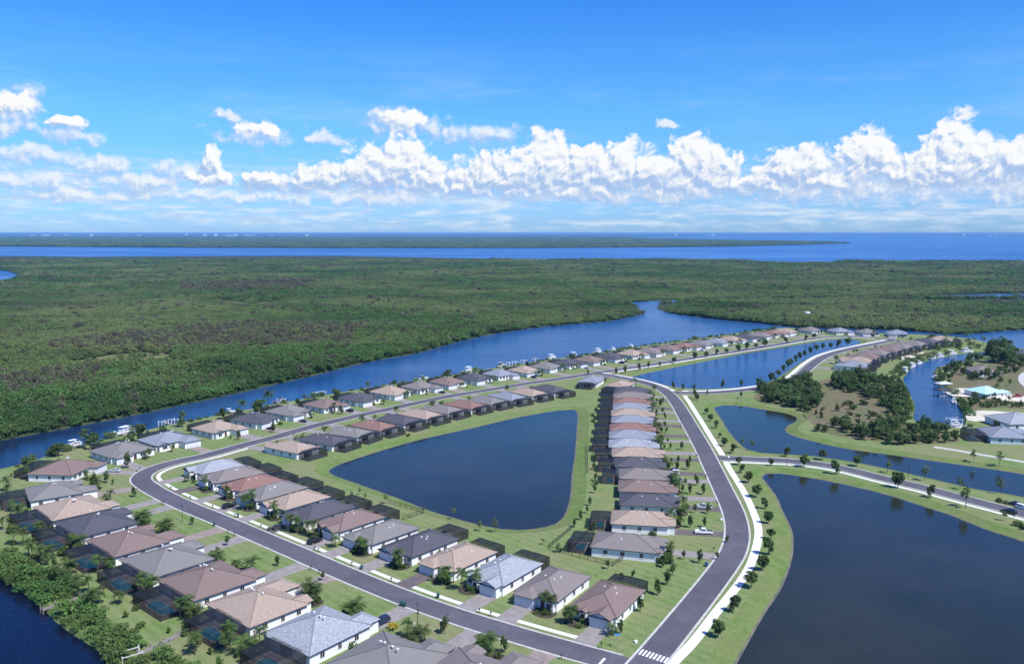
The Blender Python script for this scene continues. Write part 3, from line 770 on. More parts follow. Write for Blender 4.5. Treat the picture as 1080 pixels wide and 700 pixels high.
# plans: main block (x0,x1,y0,y1), wings [(x0,x1,y1,gable)], garage (x,y), front door (x,y), windows [(side,x/y,width)]
PLAN = {
    'narrow': dict(main=(-6.1, 6.1, -10, 8), wings=[(-0.4, 5.85, 10.2, True), (-3.7, -1.1, 9.3, True)], garage=(2.7, 10.2, 4.9), door=(-2.4, 9.3), wins=[('f', -4.9, 1.5), ('r', -6, 1.2), ('r', -1, 1.0), ('r', 4, 1.2), ('l', -5, 1.2), ('l', 0.5, 1.0), ('l', 5, 1.2)], pw=5.6),
    'narrow_hip': dict(main=(-6.1, 6.1, -10, 8.6), wings=[(-0.6, 5.8, 10.6, False), (-5.9, -2.9, 9.6, True)], garage=(2.6, 10.6, 4.9), door=(-1.9, 8.6), wins=[('g', -4.4, 1.5), ('r', -7, 1.0), ('r', -2.5, 1.2), ('r', 3, 1.0), ('l', -6, 1.2), ('l', -1, 1.2), ('l', 4.4, 1.0)], pw=5.2),
    'wide': dict(main=(-8.4, 8.4, -10, 6), wings=[(0.8, 8.1, 11, False), (-8.1, -3.2, 7.8, True)], garage=(4.4, 11, 5.1), door=(-1.3, 6.0), wins=[('g', -5.6, 1.8), ('r', -7, 1.2), ('r', -2, 1.2), ('r', 3, 1.0), ('l', -6, 1.2), ('l', -1, 1.0), ('l', 3.6, 1.2)], pw=7.4),
    'wide_hip': dict(main=(-8.3, 8.3, -10.5, 7), wings=[(1.2, 8.0, 10.4, False)], garage=(4.6, 10.4, 5.1), door=(-0.8, 7.0), wins=[('f', -3.6, 1.6), ('f', -6.4, 1.4), ('r', -7, 1.2), ('r', -2, 1.0), ('r', 3, 1.2), ('l', -7, 1.0), ('l', -2, 1.2), ('l', 3.6, 1.2)], pw=7.0),
}


def fx(b, mir): return (b[0] * 1.0, b[1] * 1.0) if mir > 0 else (-b[1], -b[0])


def house_meshes(plan, mir, roof, wall):
    d = PLAN[plan]; x0, x1, y0, y1 = d['main']
    def walls():
        mb = MB(); mb.box(x0, x1, y0, y1, -0.1, WALL_H - 0.06, wall)
        for (a, b, yy, gb) in d['wings']:
            a, b = fx((a, b), mir); i = 0.35
            mb.box(a + i, b - i, y1 - 0.5, yy, -0.1, WALL_H - 0.065, wall)
            if gb:
                xm = (a + b) / 2; h = (b - a) / 2
                mb.face([(b - 0.3, yy, WALL_H - 0.06), (a + 0.3, yy, WALL_H - 0.06), (xm, yy, WALL_H - 0.15 + h * SL)], wall)
        return mb.mesh('wall')
    def roofm():
        mb = MB(); hip(mb, x0 - 0.55, x1 + 0.55, y0 - 0.55, y1 + 0.55, WALL_H, roof, True)
        for (a, b, yy, gb) in d['wings']:
            a, b = fx((a, b), mir); wing(mb, a, b, y1 + 0.55, yy + 0.5, WALL_H + 0.012, roof, gb)
        return mb.mesh('roof')
    return cached(('w', plan, mir, wall), walls), cached(('r', plan, mir, roof), roofm)


def window_mesh(w, h):
    return cached(('win', w, h), lambda: MB().box(-w / 2, w / 2, 0, 0.04, 0, h, 'glass_dark').mesh('window'))


def frame_mesh(w, h):
    def f():
        mb = MB(); t_ = 0.09
        mb.box(-w / 2 - t_, w / 2 + t_, 0, 0.07, h, h + t_, 'wall_white'); mb.box(-w / 2 - t_, w / 2 + t_, 0, 0.09, -t_, 0, 'wall_white')
        mb.box(-w / 2 - t_, -w / 2, 0, 0.07, 0, h, 'wall_white'); mb.box(w / 2, w / 2 + t_, 0, 0.07, 0, h, 'wall_white')
        mb.box(-0.03, 0.03, 0.041, 0.06, 0, h, 'wall_white')
        return mb.mesh('frame')
    return cached(('frm', w, h), f)


def garage_mesh(w):
    def f():
        mb = MB()
        for k in range(4): mb.box(-w / 2, w / 2, 0, 0.05, 0.02 + k * 0.55, 0.02 + k * 0.55 + 0.52, 'garage_white')
        mb.box(-w / 2, w / 2, 0, 0.02, 0, 2.22, 'trim_dark')
        return mb.mesh('garage_door')
    return cached(('gar', w), f)


def cage_meshes(w, dp, h=2.9):
    x0, x1, y0, y1 = -w / 2, w / 2, -dp, 0
    def fr():
        mb = MB(); nx = max(3, int(w / 2.4)); ny = max(3, int(dp / 2.2)); r = 0.05
        xs = [x0 + (x1 - x0) * i / nx for i in range(nx + 1)]; ys = [y0 + (y1 - y0) * i / ny for i in range(ny + 1)]; rise = 0.7
        hh = lambda x, y: h + (rise if x0 < x < x1 and y0 < y < y1 + 1 and y > y0 else 0)
        for x in xs: mb.bar((x, y0, 0), (x, y0, h), r, 'cage_frame')
        for y in ys:
            for x in (x0, x1): mb.bar((x, y, 0), (x, y, h), r, 'cage_frame')
        for z in (1.0, h):
            mb.bar((x0, y0, z), (x1, y0, z), r, 'cage_frame')
            for x in (x0, x1): mb.bar((x, y0, z), (x, y1, z), r, 'cage_frame')
        xi0, xi1, yi0 = x0 + 1.4, x1 - 1.4, y0 + 1.4
        for a, b in (((x0, y0), (xi0, yi0)), ((x1, y0), (xi1, yi0))): mb.bar((*a, h), (*b, h + rise), r, 'cage_frame')
        mb.bar((xi0, yi0, h + rise), (xi1, yi0, h + rise), r, 'cage_frame')
        for x in (xi0, xi1): mb.bar((x, yi0, h + rise), (x, y1, h + rise), r, 'cage_frame')
        for x in xs[1:-1]:
            xc = min(max(x, xi0), xi1)
            mb.bar((x, y0, h), (xc, yi0, h + rise), r, 'cage_frame'); mb.bar((xc, yi0, h + rise), (xc, y1, h + rise), r, 'cage_frame')
        for y in ys[1:-1]:
            yc = max(y, yi0)
            mb.bar((xi0, yc, h + rise), (xi1, yc, h + rise), r, 'cage_frame')
            for a, b in ((x0, xi0), (x1, xi1)): mb.bar((a, y, h), (b, yc, h + rise), r, 'cage_frame')
        return mb.mesh('pool_enclosure')
    def sc():
        mb = MB(); rise = 0.7; xi0, xi1, yi0 = x0 + 1.4, x1 - 1.4, y0 + 1.4; q = h + rise; m = 'cage_screen'
        mb.face([(x0, y0, 0), (x1, y0, 0), (x1, y0, h), (x0, y0, h)], m)
        for x in (x0, x1): mb.face([(x, y0, 0), (x, y1, 0), (x, y1, h), (x, y0, h)], m)
        mb.face([(x0, y0, h), (x1, y0, h), (xi1, yi0, q), (xi0, yi0, q)], m)
        mb.face([(xi0, yi0, q), (xi1, yi0, q), (xi1, y1, q), (xi0, y1, q)], m)
        mb.face([(x0, y0, h), (xi0, yi0, q), (xi0, y1, q), (x0, y1, h)], m); mb.face([(x1, y0, h), (xi1, yi0, q), (xi1, y1, q), (x1, y1, h)], m)
        return mb.mesh('screen')
    def dk(): return MB().box(x0 + 0.1, x1 - 0.1, y0 + 0.1, y1, -0.05, 0.08, 'pool_deck').mesh('deck')
    def pl():
        mb = MB(); pts = []
        for i in range(20):
            a = 2 * math.pi * i / 20; s_ = lambda v: math.copysign(abs(v) ** 0.55, v)
            pts.append((s_(math.cos(a)) * (w / 2 - 2.1), -dp / 2 - 0.3 + s_(math.sin(a)) * (dp / 2 - 2.0)))
        mb.poly(pts, 0.088, 'pool_water'); ring = [(p[0] * 1.06, (p[1] + dp / 2 + .3) * 1.1 - dp / 2 - .3) for p in pts]
        for i in range(20):
            j = (i + 1) % 20; mb.face([(*pts[i], 0.10), (*ring[i], 0.10), (*ring[j], 0.10), (*pts[j], 0.10)][::-1], 'kerb_concrete')
        return mb.mesh('pool')
    k = (w, dp)
    return cached(('cf',) + k, fr), cached(('cs',) + k, sc), cached(('cd',) + k, dk), cached(('cp',) + k, pl)


VENT = MB().box(-0.22, 0.22, -0.22, 0.22, -0.12, 0.16, 'vent_white').mesh('roof_vent')
DOOR = MB().box(-0.55, 0.55, 0, 0.06, 0, 2.15, 'door_dark').mesh('front_door')
SLIDER = MB().box(-2.2, 2.2, -0.05, 0, 0.1, 2.3, 'glass_dark').mesh('sliding_door')
RC = dict(tan='roof_tan', brown='roof_brown', red='roof_red', grey='roof_grey', mauve='roof_mauve', dark='roof_dark', slate='roof_slate', blue='roof_blue', teal='metal_teal')
RNAME = dict(tan='tan tile', brown='brown tile', red='reddish brown', grey='grey tile', mauve='mauve grey', dark='dark slate', slate='mottled silver', blue='blue grey', teal='turquoise metal')
HOUSES = []


def front_wall_z(d): return d


def house(label, ref, c, ang, plan, mir, roof, wall='wall_white', cage=None, near=1, scale=1.0, vents=3):
    """ang: direction the front faces, from +x. Local +y = front"""
    rv = random.Random(int(c[0] * 13 + c[1] * 7))
    if not isinstance(scale, tuple): scale = (scale * rv.uniform(0.97, 1.04), scale * rv.uniform(0.94, 1.05), scale * rv.uniform(0.97, 1.05))
    d = PLAN[plan]; rz = ang - math.pi / 2
    root = thing('house', label, 'house', (c[0], c[1], 0), rz, None, None, scale)
    wm, rm = house_meshes(plan, mir, RC[roof], wall)
    link('wall', wm, root); ro = link('roof', rm, root)
    gx, gy, gw = d['garage']; link('garage_door', garage_mesh(gw), root, (gx * mir, gy + 0.003, 0))
    dx, dy = d['door']; link('front_door', DOOR, root, (dx * mir, dy + 0.003, 0))
    x0, x1, y0, y1 = d['main']
    link('sliding_door', SLIDER, root, (0, y0 - 0.003, 0))
    for (sd, p, w) in d['wins']:
        h = 1.25; w_ = window_mesh(w, h)
        if mir < 0 and sd in 'lr': sd = 'r' if sd == 'l' else 'l'
        if sd == 'f': o = link('window', w_, root, (p * mir, y1 + 0.003, 0.95), 0)
        elif sd == 'g': o = link('window', w_, root, (p * mir, d['wings'][1][2] + 0.003, 0.95), 0)
        elif sd == 'r': o = link('window', w_, root, (x1 + 0.003, p, 0.95), -math.pi / 2)
        else: o = link('window', w_, root, (x0 - 0.003, p, 0.95), math.pi / 2)
        if near: link('frame', frame_mesh(w, h), o)
    rg = random.Random(int(c[0] * 31 + c[1] * 17))
    mid = (y0 + y1) / 2; hw = (x1 - x0) / 2 + 0.55
    for i in range(vents if near else 0):
        vx = rg.choice((-1, 1)) * rg.uniform(1.0, 2.8); vy = mid + rg.uniform(-(y1 - y0) / 2 + hw, (y1 - y0) / 2 - hw + 1.0) if (y1 - y0) / 2 > hw + 0.5 else mid + rg.uniform(-0.6, 0.6)
        link('roof_vent', VENT, ro, (vx, vy, WALL_H + (hw - abs(vx)) * SL if (y1 - y0) > 2 * hw else WALL_H + ((y1 - y0) / 2 + .55 - abs(vx) * 0) * SL - 0.1), 0)
    if cage:
        w, dp, ox = cage
        f, s_, dk, pl = cage_meshes(w, dp)
        e = link('pool_enclosure', f, root, (ox * mir, y0 - 0.58, 0))
        link('screen', s_, e); link('deck', dk, e); link('pool', pl, e)
    sx, sy_ = (scale[0], scale[1]) if isinstance(scale, tuple) else (scale, scale)
    HOUSES.append(dict(sx=sx, sy=sy_, c=c, ang=ang, plan=plan, mir=mir, ref=ref, gx=gx * mir, gy=gy, near=near, scale=scale, gw=gw, y1=y1, x0=x0, x1=x1, y0=y0, dx=dx * mir, cage=cage, wx=0))
    return root


def loc2w(h, x, y):
    ca, sa = math.cos(h['ang'] - math.pi / 2), math.sin(h['ang'] - math.pi / 2); x *= h['sx']; y *= h['sy']
    return (h['c'][0] + x * ca - y * sa, h['c'][1] + x * sa + y * ca)


def driveway(h, line, m, w=5.4, stop=HW + 0.62):
    """paver drive from the garage door out to the kerb of the road"""
    a = np.array(loc2w(h, h['gx'], h['gy'] + 0.05)); fd = np.array((math.cos(h['ang']), math.sin(h['ang'])))
    L = 0.0
    while L < 45 and dist_line(a + fd * L, line)[0] > stop: L += 0.15
    if L >= 44: return
    n = np.array((-fd[1], fd[0])); mb = MB(); b = a + fd * L
    _, q, tn = dist_line(b, line)
    if tn.dot(n) < 0: tn = -tn
    k = 1 / max(0.5, abs(tn.dot(n))); fl = 0.7
    pts = [a - n * w / 2, b - fd * 1.5 - n * w / 2, b - tn * (w / 2 + fl) * k, b + tn * (w / 2 + fl) * k, b - fd * 1.5 + n * w / 2, a + n * w / 2]
    mb.face([(p[0], p[1], 0.064) for p in ccw([tuple(p) for p in pts])], m)
    P_ = ccw([tuple(p) for p in pts])
    for i in range(len(P_)):
        p, q_ = P_[i], P_[(i + 1) % len(P_)]; mb.face([(*p, 0.0), (*q_, 0.0), (*q_, 0.064), (*p, 0.064)], m)
    struct('driveway', mb.mesh('driveway')); h['drive'] = L


def face_road(c, line):
    _, q, _d = dist_line(c, line); return math.atan2(q[1] - c[1], q[0] - c[0])


def HP(px, z=3.9): return G(px[0], px[1], z)


# --- the row between the lower street and the central pond (from the street corner leftwards)
rowC = [('brown', (24, 202)), ('mauve', (10.6, 211)), ('slate', (-2.6, 220)), ('tan', (-15.5, 230)), ('dark', (-28, 240.5)), ('grey', (-40.6, 250)), ('brown', (-52.8, 260)), ('dark', (-64.6, 270)),
        ('tan', (-75.6, 281)), ('grey', (-86.2, 291)), ('red', (-97, 301)), ('mauve', (-107.5, 311.2)), ('slate', (-118, 322))]
for i, (rc, c) in enumerate(rowC):
    ref = 'the %s house from the corner below the central pond' % ORD[i + 1]
    ang = face_road(c, RS1); 
    if i > 10: ang = math.radians(-134 - (i - 10) * 1.5)
    plan = ['narrow', 'narrow_hip', 'narrow', 'narrow_hip'][i % 4]
    cage = [(9.8, 5.6, 0), None, (9.8, 5.0, 0.4), (9.8, 5.4, 0), (8.5, 7, 1), None, (9.8, 7.5, 0), (10.4, 7.5, 0), (10, 7.0, 0), (9.6, 7.5, 0), (10, 7, 0), (9.6, 7.5, 0), (10.5, 7.5, 0)][i]
    house('%s roof house, %s from the street corner in the row below the pond' % (RNAME[rc], ORD[i + 1]), ref, c, ang, plan, 1 if i == 4 else -1 if i in (1, 3) and False else -1 if i == 99 else (1 if i in (1, 3) else (-1 if i in (0, 2, 6) else 1)), rc, cage=cage, near=1)
    driveway(HOUSES[-1], RS1, ['pavers_grey', 'pavers_grey', 'pavers_grey', 'pavers_dark'][i % 4])

# --- the row beside the lower left canal (from the bottom upwards)
rowA = [('mauve', (-7, 166.5)), ('grey', (-26, 173.5)), ('slate', (-44.5, 187)), ('tan', (-62.5, 201)), ('brown', (-80.5, 215.5)), ('grey', (-97, 229.5)), ('brown', (-114.5, 244)), ('dark', (-132, 259.5)),
        ('tan', (-147.5, 274.5)), ('grey', (-163.5, 293)), ('brown', (-175, 321)), ('grey', (-165.5, 348)), ('blue', (-154, 367))]
for i, (rc, c) in enumerate(rowA):
    ref = 'the %s house from the bottom beside the lower canal' % ORD[i + 1]
    ang = face_road(c, RS1)
    if i == 0: ang = math.radians(57)
    if i == 9: ang = math.radians(35)
    if i == 10: ang = math.radians(-5)
    if i == 11: ang = math.radians(-38)
    if i == 12: ang = math.radians(-40)
    cage = None if i in (0, 1) else (12 if i % 2 else 13, 7.8, (-1) ** i * 1.2)
    r = house('%s roof house, %s from the bottom in the row beside the lower canal' % (RNAME[rc], ORD[i + 1]), ref, c, ang, 'wide_hip' if i % 3 else 'wide', -1 if i in (3, 5, 7, 10, 12) else 1, rc, cage=cage, near=1, vents=4, scale=(1.13, 1.0, 1.0) if i not in (2, 9) else 1.0)
    driveway(HOUSES[-1], RS1, ['pavers_tan', 'pavers_grey', 'pavers_grey'][i % 3])
    if rc == 'blue':
        me = MB().box(-3.6, 3.6, -2.0, 2.0, 0, 0.08, 'solar_panel').mesh('solar_panel')
        ro = [x for x in r.children if x.name.startswith('roof')][0]
        sp = link('solar_panel', me, ro, (-5.6, -1.5, WALL_H + 3.25 * SL + 0.08)); sp.rotation_euler = (0, -math.atan(SL), math.pi / 2 * 0)

# --- the long row along the blue canal (from the left)
bc = [(-139, 389), (-127, 408.5), (-115, 426.5), (-100, 444), (-85, 461.5), (-70, 480), (-54.5, 497.5), (-39, 512.5), (-23, 527.5), (-7, 542), (9.5, 557), (25, 573), (41, 589), (58, 603.5), (75, 618.5), (93, 633)]
e0, e1 = np.array((93, 633.0)), np.array((258, 780.0))
for k in range(1, 11): bc.append(tuple(e0 + (e1 - e0) * k / 10))
bc += [(286, 792), (311, 784), (333, 775), (356, 766)]
bcol = ['tan', 'dark', 'grey', 'brown', 'dark', 'tan', 'mauve', 'brown', 'dark', 'blue', 'tan', 'grey', 'dark', 'brown', 'dark', 'tan', 'mauve', 'brown', 'red', 'grey', 'blue', 'tan', 'dark', 'mauve', 'red', 'tan', 'mauve', 'blue', 'grey', 'blue']
for i, c in enumerate(bc):
    rc = bcol[i]; near = 1 if i < 10 else 0
    ref = 'the %s house from the left along the blue canal' % ORD[i + 1]
    house('%s roof house, %s from the left in the row beside the blue canal' % (RNAME[rc], ORD[i + 1]), ref, c, face_road(c, RS1) if i < 26 else math.radians([-70, -80, -95, -110][i - 26]), 'wide' if i % 2 == 0 else 'wide_hip', 1 if i % 3 else -1, rc, cage=(12, 7, 0), near=near, scale=0.97)
    driveway(HOUSES[-1], RS1, ['pavers_grey', 'pavers_tan', 'pavers_grey'][i % 3], 6.5)

# --- the row on the pond's upper edge (from the left)
fc = [(-96, 354), (-84.5, 367), (-76, 380), (-66.5, 393), (-56.5, 406), (-47, 419), (-36.5, 431), (-25.5, 442.5), (-14, 454), (-2.5, 465.5), (9.5, 477), (22, 488)]
fcol = ['tan', 'dark', 'grey', 'red', 'dark', 'tan', 'mauve', 'red', 'grey', 'blue', 'tan', 'dark']
for i, c in enumerate(fc):
    rc = fcol[i]; ref = 'the %s house from the left on the pond upper edge' % ORD[i + 1]
    house('%s roof house, %s from the left in the row on the pond upper edge' % (RNAME[rc], ORD[i + 1]), ref, c, face_road(c, RS1), 'narrow_hip' if i % 2 else 'narrow', 1 if i % 3 else -1, rc, cage=(10.5, 5.5, 0), near=1 if i < 4 else 0)
    driveway(HOUSES[-1], RS1, 'pavers_grey')

# --- the column of houses right of the central pond (from the front)
dc = [(35, 241, -15), (42.5, 262, -9), (47.5, 280.5, -8), (49.5, 296.5, -8), (51, 312, -7), (51.5, 327.5, -7), (53, 343, -7), (53.5, 358.5, -7), (55, 374, -7), (57.5, 389.5, -7), (59.5, 405, -7), (62, 420.5, -7), (64, 436, -7), (66, 451, -7), (68.5, 466.5, -7), (71, 483, -6), (66, 503, 60), (50, 519, 70)]
dcol = ['mauve', 'tan', 'dark', 'brown', 'mauve', 'dark', 'tan', 'slate', 'blue', 'red', 'blue', 'tan', 'blue', 'red', 'mauve', 'dark', 'tan', 'blue']
for i, (x, y, a) in enumerate(dc):
    rc = dcol[i]; ref = 'the %s house from the front of the column' % ORD[i + 1]
    house('%s roof house, %s from the front in the column right of the pond' % (RNAME[rc], ORD[i + 1]), ref, (x, y), R(a), 'narrow_hip' if i % 2 == 0 else 'narrow', 1 if i % 2 else -1, rc, cage=(9.5, 6.8, 0) if i not in (2, 3) else None, near=1 if i < 9 else 0)
    driveway(HOUSES[-1], RM, ['pavers_grey', 'pavers_dark', 'pavers_dark', 'pavers_grey'][i % 4] if i else 'pavers_grey', 4.8)

# --- the curved row at the far right beside the boat canal
ec = [(238, 579), (249, 599), (263, 619), (280, 639), (298, 658), (315, 675), (333, 691), (352, 706), (372, 722)]
ecol = ['blue', 'tan', 'brown', 'mauve', 'brown', 'mauve', 'mauve', 'dark', 'tan']
for i, c in enumerate(ec):
    rc = ecol[i]; ref = 'the %s house from the near end beside the boat canal' % ORD[i + 1]
    house('%s roof house, %s from the near end of the curved boat canal row' % (RNAME[rc], ORD[i + 1]), ref, c, face_road(c, RE), 'wide_hip' if i % 2 == 0 else 'wide', 1 if i % 2 else -1, rc, cage=(12, 6, 0), near=0, scale=1.0)
    driveway(HOUSES[-1], RE, 'pavers_grey', 6)

# --- single houses across the boat canal
house('mauve grey roof house with cream walls among trees across the boat canal', 'the cream walled house across the boat canal', HP((1037, 389)), R(-95), 'wide_hip', 1, 'mauve', 'wall_cream', near=1, scale=1.0)
house('white house with a turquoise metal roof across the boat canal', 'the turquoise roofed house', HP((1042, 410)), R(15), 'wide_hip', 1, 'teal', near=1, scale=0.92)
house('pale blue house with a blue grey roof and pool cage at the canal end', 'the pale blue house at the canal end', HP((1062, 455)), R(-10), 'wide', -1, 'blue', 'wall_blue', cage=(12, 7.5, 0), near=1, scale=1.05)
house('white house with a pale grey roof behind the pale blue house', 'the white house behind the pale blue one', HP((1075, 441)), R(5), 'wide_hip', 1, 'slate', near=1, scale=1.1)
house('dark roofed house half hidden by trees at the far right edge', 'the dark roofed house at the far right edge', HP((1080, 372)), R(-90), 'wide_hip', 1, 'dark', near=0)

exec_plants = True
# ------------------------------------------------------------ plants
RNG = np.random.default_rng(7)


def leaves(n, rx, ry, rz, leaf, rng, clusters=14, spread=0.34, fill=0.55, cz=0.0, up=0.4, core=9):
    """many small leaf faces gathered in clumps spread through an uneven crown"""
    d = rng.normal(size=(clusters, 3)); d /= np.linalg.norm(d, axis=1)[:, None]
    cc = d * rng.uniform(fill, 0.9, (clusters, 1)) * np.array((rx, ry, rz)) * (1 + rng.normal(0, 0.10, (clusters, 1)))
    cr = rng.uniform(0.7, 1.35, clusters) * spread
    k = rng.integers(0, clusters, n)
    dd = rng.normal(size=(n, 3)); dd /= np.linalg.norm(dd, axis=1)[:, None]
    dd[:, 2] = np.abs(dd[:, 2]) * np.where(rng.random(n) < 0.75, 1, -1)
    n2 = n // core
    c = cc[k] + dd * (cr[k] * rng.uniform(0.75, 1.05, n))[:, None] * np.array((rx, ry, rz))
    c[:n2] = cc[k[:n2]] * rng.uniform(0.0, 1.0, (n2, 1)) + rng.normal(0, 0.06, (n2, 3)) * np.array((rx, ry, rz))
    c[:, 2] += cz
    nrm = dd * 0.9 + rng.normal(size=(n, 3)) * 0.45 + np.array((0, 0, up)); nrm /= np.linalg.norm(nrm, axis=1)[:, None]
    t_ = np.cross(nrm, rng.normal(size=(n, 3))); t_ /= np.linalg.norm(t_, axis=1)[:, None]; b_ = np.cross(nrm, t_)
    s = leaf * rng.uniform(0.6, 1.3, (n, 1))
    V = np.stack([c - t_ * s, c + b_ * s * 0.7, c + t_ * s, c - b_ * s * 0.7], 1).reshape(-1, 3)
    F = np.arange(4 * n).reshape(-1, 4)
    return V, F


def raw_mesh(name, V, F, m):
    me = bpy.data.meshes.new(name); me.vertices.add(len(V)); me.vertices.foreach_set('co', np.asarray(V, np.float32).ravel())
    n, k = F.shape; me.loops.add(n * k); me.loops.foreach_set('vertex_index', F.astype(np.int32).ravel())
    me.polygons.add(n); me.polygons.foreach_set('loop_start', np.arange(0, n * k, k, dtype=np.int32)); me.polygons.foreach_set('loop_total', np.full(n, k, np.int32))
    me.materials.append(MAT[m]); me.update(calc_edges=True); me.validate(); return me


def palm_meshes(seed, h, fr=2.3, n=20, m='leaf_palm', droop=0.9):
    rng = random.Random(seed); mb = MB(); bend = rng.uniform(-0.3, 0.3)
    pts = [(bend * (i / 4) ** 2, 0.15 * bend * i / 4, h * i / 4 - 0.05) for i in range(5)]
    mb.tube(pts, [0.19, 0.15, 0.13, 0.13, 0.15], 'bark', 6)
    tr = mb.mesh('trunk'); top = Vector(pts[-1]); V = []; F = []
    for k in range(n):
        a = 2 * math.pi * (k * 0.381966) + rng.uniform(-0.2, 0.2); e = rng.uniform(-0.35, 1.25); L = fr * rng.uniform(0.8, 1.1)
        p = top.copy(); el = e; segs = 6; side = Vector((-math.sin(a), math.cos(a), 0)); spine = [p.copy()]
        for s_ in range(segs):
            p = p + Vector((math.cos(a) * math.cos(el), math.sin(a) * math.cos(el), math.sin(el))) * (L / segs); el -= droop / segs * 1.6; spine.append(p.copy())
        for s_ in range(segs):
            A, B = spine[s_], spine[s_ + 1]; mid = (A + B) / 2; d = (B - A).normalized(); upv = side.cross(d) * -1
            wv = L * 0.30 * math.sin(math.pi * (s_ + 0.7) / (segs + 0.6)) + 0.05
            for sg in (1, -1):
                for q in (0.0, 0.5):
                    r = A.lerp(B, q); tip = r + side * sg * wv + d * wv * 0.75 - Vector((0, 0, 0.22 * wv * rng.uniform(0.5, 1.8)))
                    b = len(V); wd = L / segs * 0.26
                    V += [tuple(r), tuple(r + d * wd * 1.7), tuple(tip + d * 0.03), tuple(tip)]; F.append((b, b + 1, b + 2, b + 3))
    return tr, raw_mesh('crown', np.array(V), np.array(F), m)


PALMS = [palm_meshes(1, 3.4, 2.1), palm_meshes(2, 4.4, 2.2), palm_meshes(3, 5.2, 2.3, 22), palm_meshes(4, 2.4, 2.0, 18)]
BIGPALMS = [palm_meshes(11, 3.0, 3.6, 22, droop=0.75), palm_meshes(12, 3.8, 3.9, 24, droop=0.8)]
LOWPALMS = [palm_meshes(21, 0.7, 1.7, 16), palm_meshes(22, 0.5, 1.4, 14)]


def tree_meshes(seed, h, r, rz, m='leaf_oak', n=520, leaf=0.26, th=0.1, clear=0.9):
    rng = np.random.default_rng(seed); mb = MB(); cz = h - rz
    mb.tube([(0, 0, -0.05), (0.05, 0, clear), (0, 0.05, cz + rz * 0.3)], [th, th * 0.75, th * 0.3], 'bark', 6)
    for k in range(4):
        a = k * 1.6 + rng.uniform(0, 0.6); mb.tube([(0.04, 0, clear + 0.15 * k), (math.cos(a) * r * 0.6, math.sin(a) * r * 0.6, clear + 0.15 * k + rz * 0.7)], [th * 0.5, th * 0.15], 'bark', 5)
    V, F = leaves(n, r, r * rng.uniform(0.88, 1.1), rz, leaf, rng, 16, 0.36, 0.42, cz)
    return mb.mesh('trunk'), raw_mesh('crown', V, F, m)


OAKS = [tree_meshes(1, 4.4, 1.6, 1.75, n=1100, leaf=0.22), tree_meshes(2, 4.9, 1.45, 2.0, n=1100, leaf=0.22), tree_meshes(3, 4.0, 1.7, 1.45, n=1000, leaf=0.22)]
OVALS = [tree_meshes(4, 5.4, 1.05, 2.4, n=560, leaf=0.22), tree_meshes(5, 4.6, 1.0, 2.0, n=520, leaf=0.22), tree_meshes(6, 3.2, 0.8, 1.2, n=320, leaf=0.2)]
THIN = [tree_meshes(7, 4.2, 1.3, 1.3, 'leaf_light', 170, 0.22, 0.08, 1.6), tree_meshes(8, 4.8, 1.5, 1.5, 'leaf_light', 200, 0.22, 0.08, 1.8), tree_meshes(9, 3.0, 0.9, 0.9, 'leaf_light', 120, 0.2, 0.06, 1.2)]
BIGT = [tree_meshes(31, 7.5, 3.4, 3.2, 'leaf_wood', n=1500, leaf=0.36, th=0.2), tree_meshes(32, 9.0, 3.2, 4.0, 'leaf_oak', n=1600, leaf=0.36, th=0.22), tree_meshes(33, 6.0, 3.0, 2.6, 'leaf_wood', n=1300, leaf=0.34, th=0.18)]


def shrub_mesh(seed, r, rz, n, leaf, m='leaf_shrub'):
    V, F = leaves(n, r, r, rz, leaf, np.random.default_rng(seed), 9, 0.42, 0.3, rz * 0.75); return raw_mesh('shrub', V, F, m)


SHRUBS = [shrub_mesh(41, 0.8, 0.7, 200, 0.16), shrub_mesh(42, 1.1, 0.8, 260, 0.18), shrub_mesh(43, 0.7, 1.0, 220, 0.16)]
FLOWER = shrub_mesh(44, 0.9, 0.6, 220, 0.15, 'leaf_flower')
CNT = dict()


def plant(kind, meshes, label, cat, p, group, scale=1.0, rng=random.Random(5), z=0.0):
    CNT[kind] = CNT.get(kind, 0) + 1
    for h in HOUSES:                          # nothing grows through a house or its pool cage
        dx, dy = p[0] - h['c'][0], p[1] - h['c'][1]
        if abs(dx) > 30 or abs(dy) > 30: continue
        ca, sa = math.cos(h['ang'] - math.pi / 2), math.sin(h['ang'] - math.pi / 2)
        lx, ly = (dx * ca + dy * sa) / h['sx'], (-dx * sa + dy * ca) / h['sy']
        mg = 0.5 if isinstance(meshes, bpy.types.Mesh) else 1.3
        if h['x0'] - mg < lx < h['x1'] + mg and h['y0'] - mg < ly < h['y1'] + 0.2: return None
        if h['cage'] and abs(lx - h['cage'][2] * h['mir']) < h['cage'][0] / 2 + 0.4 and h['y0'] - 1.0 - h['cage'][1] < ly < h['y0']: return None
        if h['gx'] and abs(lx - h['gx']) < 3.6 and h['y1'] - 1 < ly < h['gy'] + 5: return None
    sc = scale * rng.uniform(0.88, 1.12)
    if isinstance(meshes, tuple):
        o = thing(kind, label, cat, (p[0], p[1], z), rng.uniform(0, 6.28), group, None, sc)
        link('trunk', meshes[0], o); link('crown', meshes[1], o)
    else:
        o = thing(kind, label, cat, (p[0], p[1], z), rng.uniform(0, 6.28), group, meshes, sc)
    return o


# street trees read off the photo: (pixel of the trunk's foot, kind)
def tree_row(pix, meshes, lab, cat, name, scale=1.0, kinds=None):
    rg = random.Random(len(pix) * 7 + len(lab))
    for i, q in enumerate(pix):
        p = G(q[0], q[1]); s = q[2] if len(q) > 2 else 1.0
        plant(name, meshes[i % len(meshes)], lab % ORD[i + 1], cat, p, None, scale * s, rg)


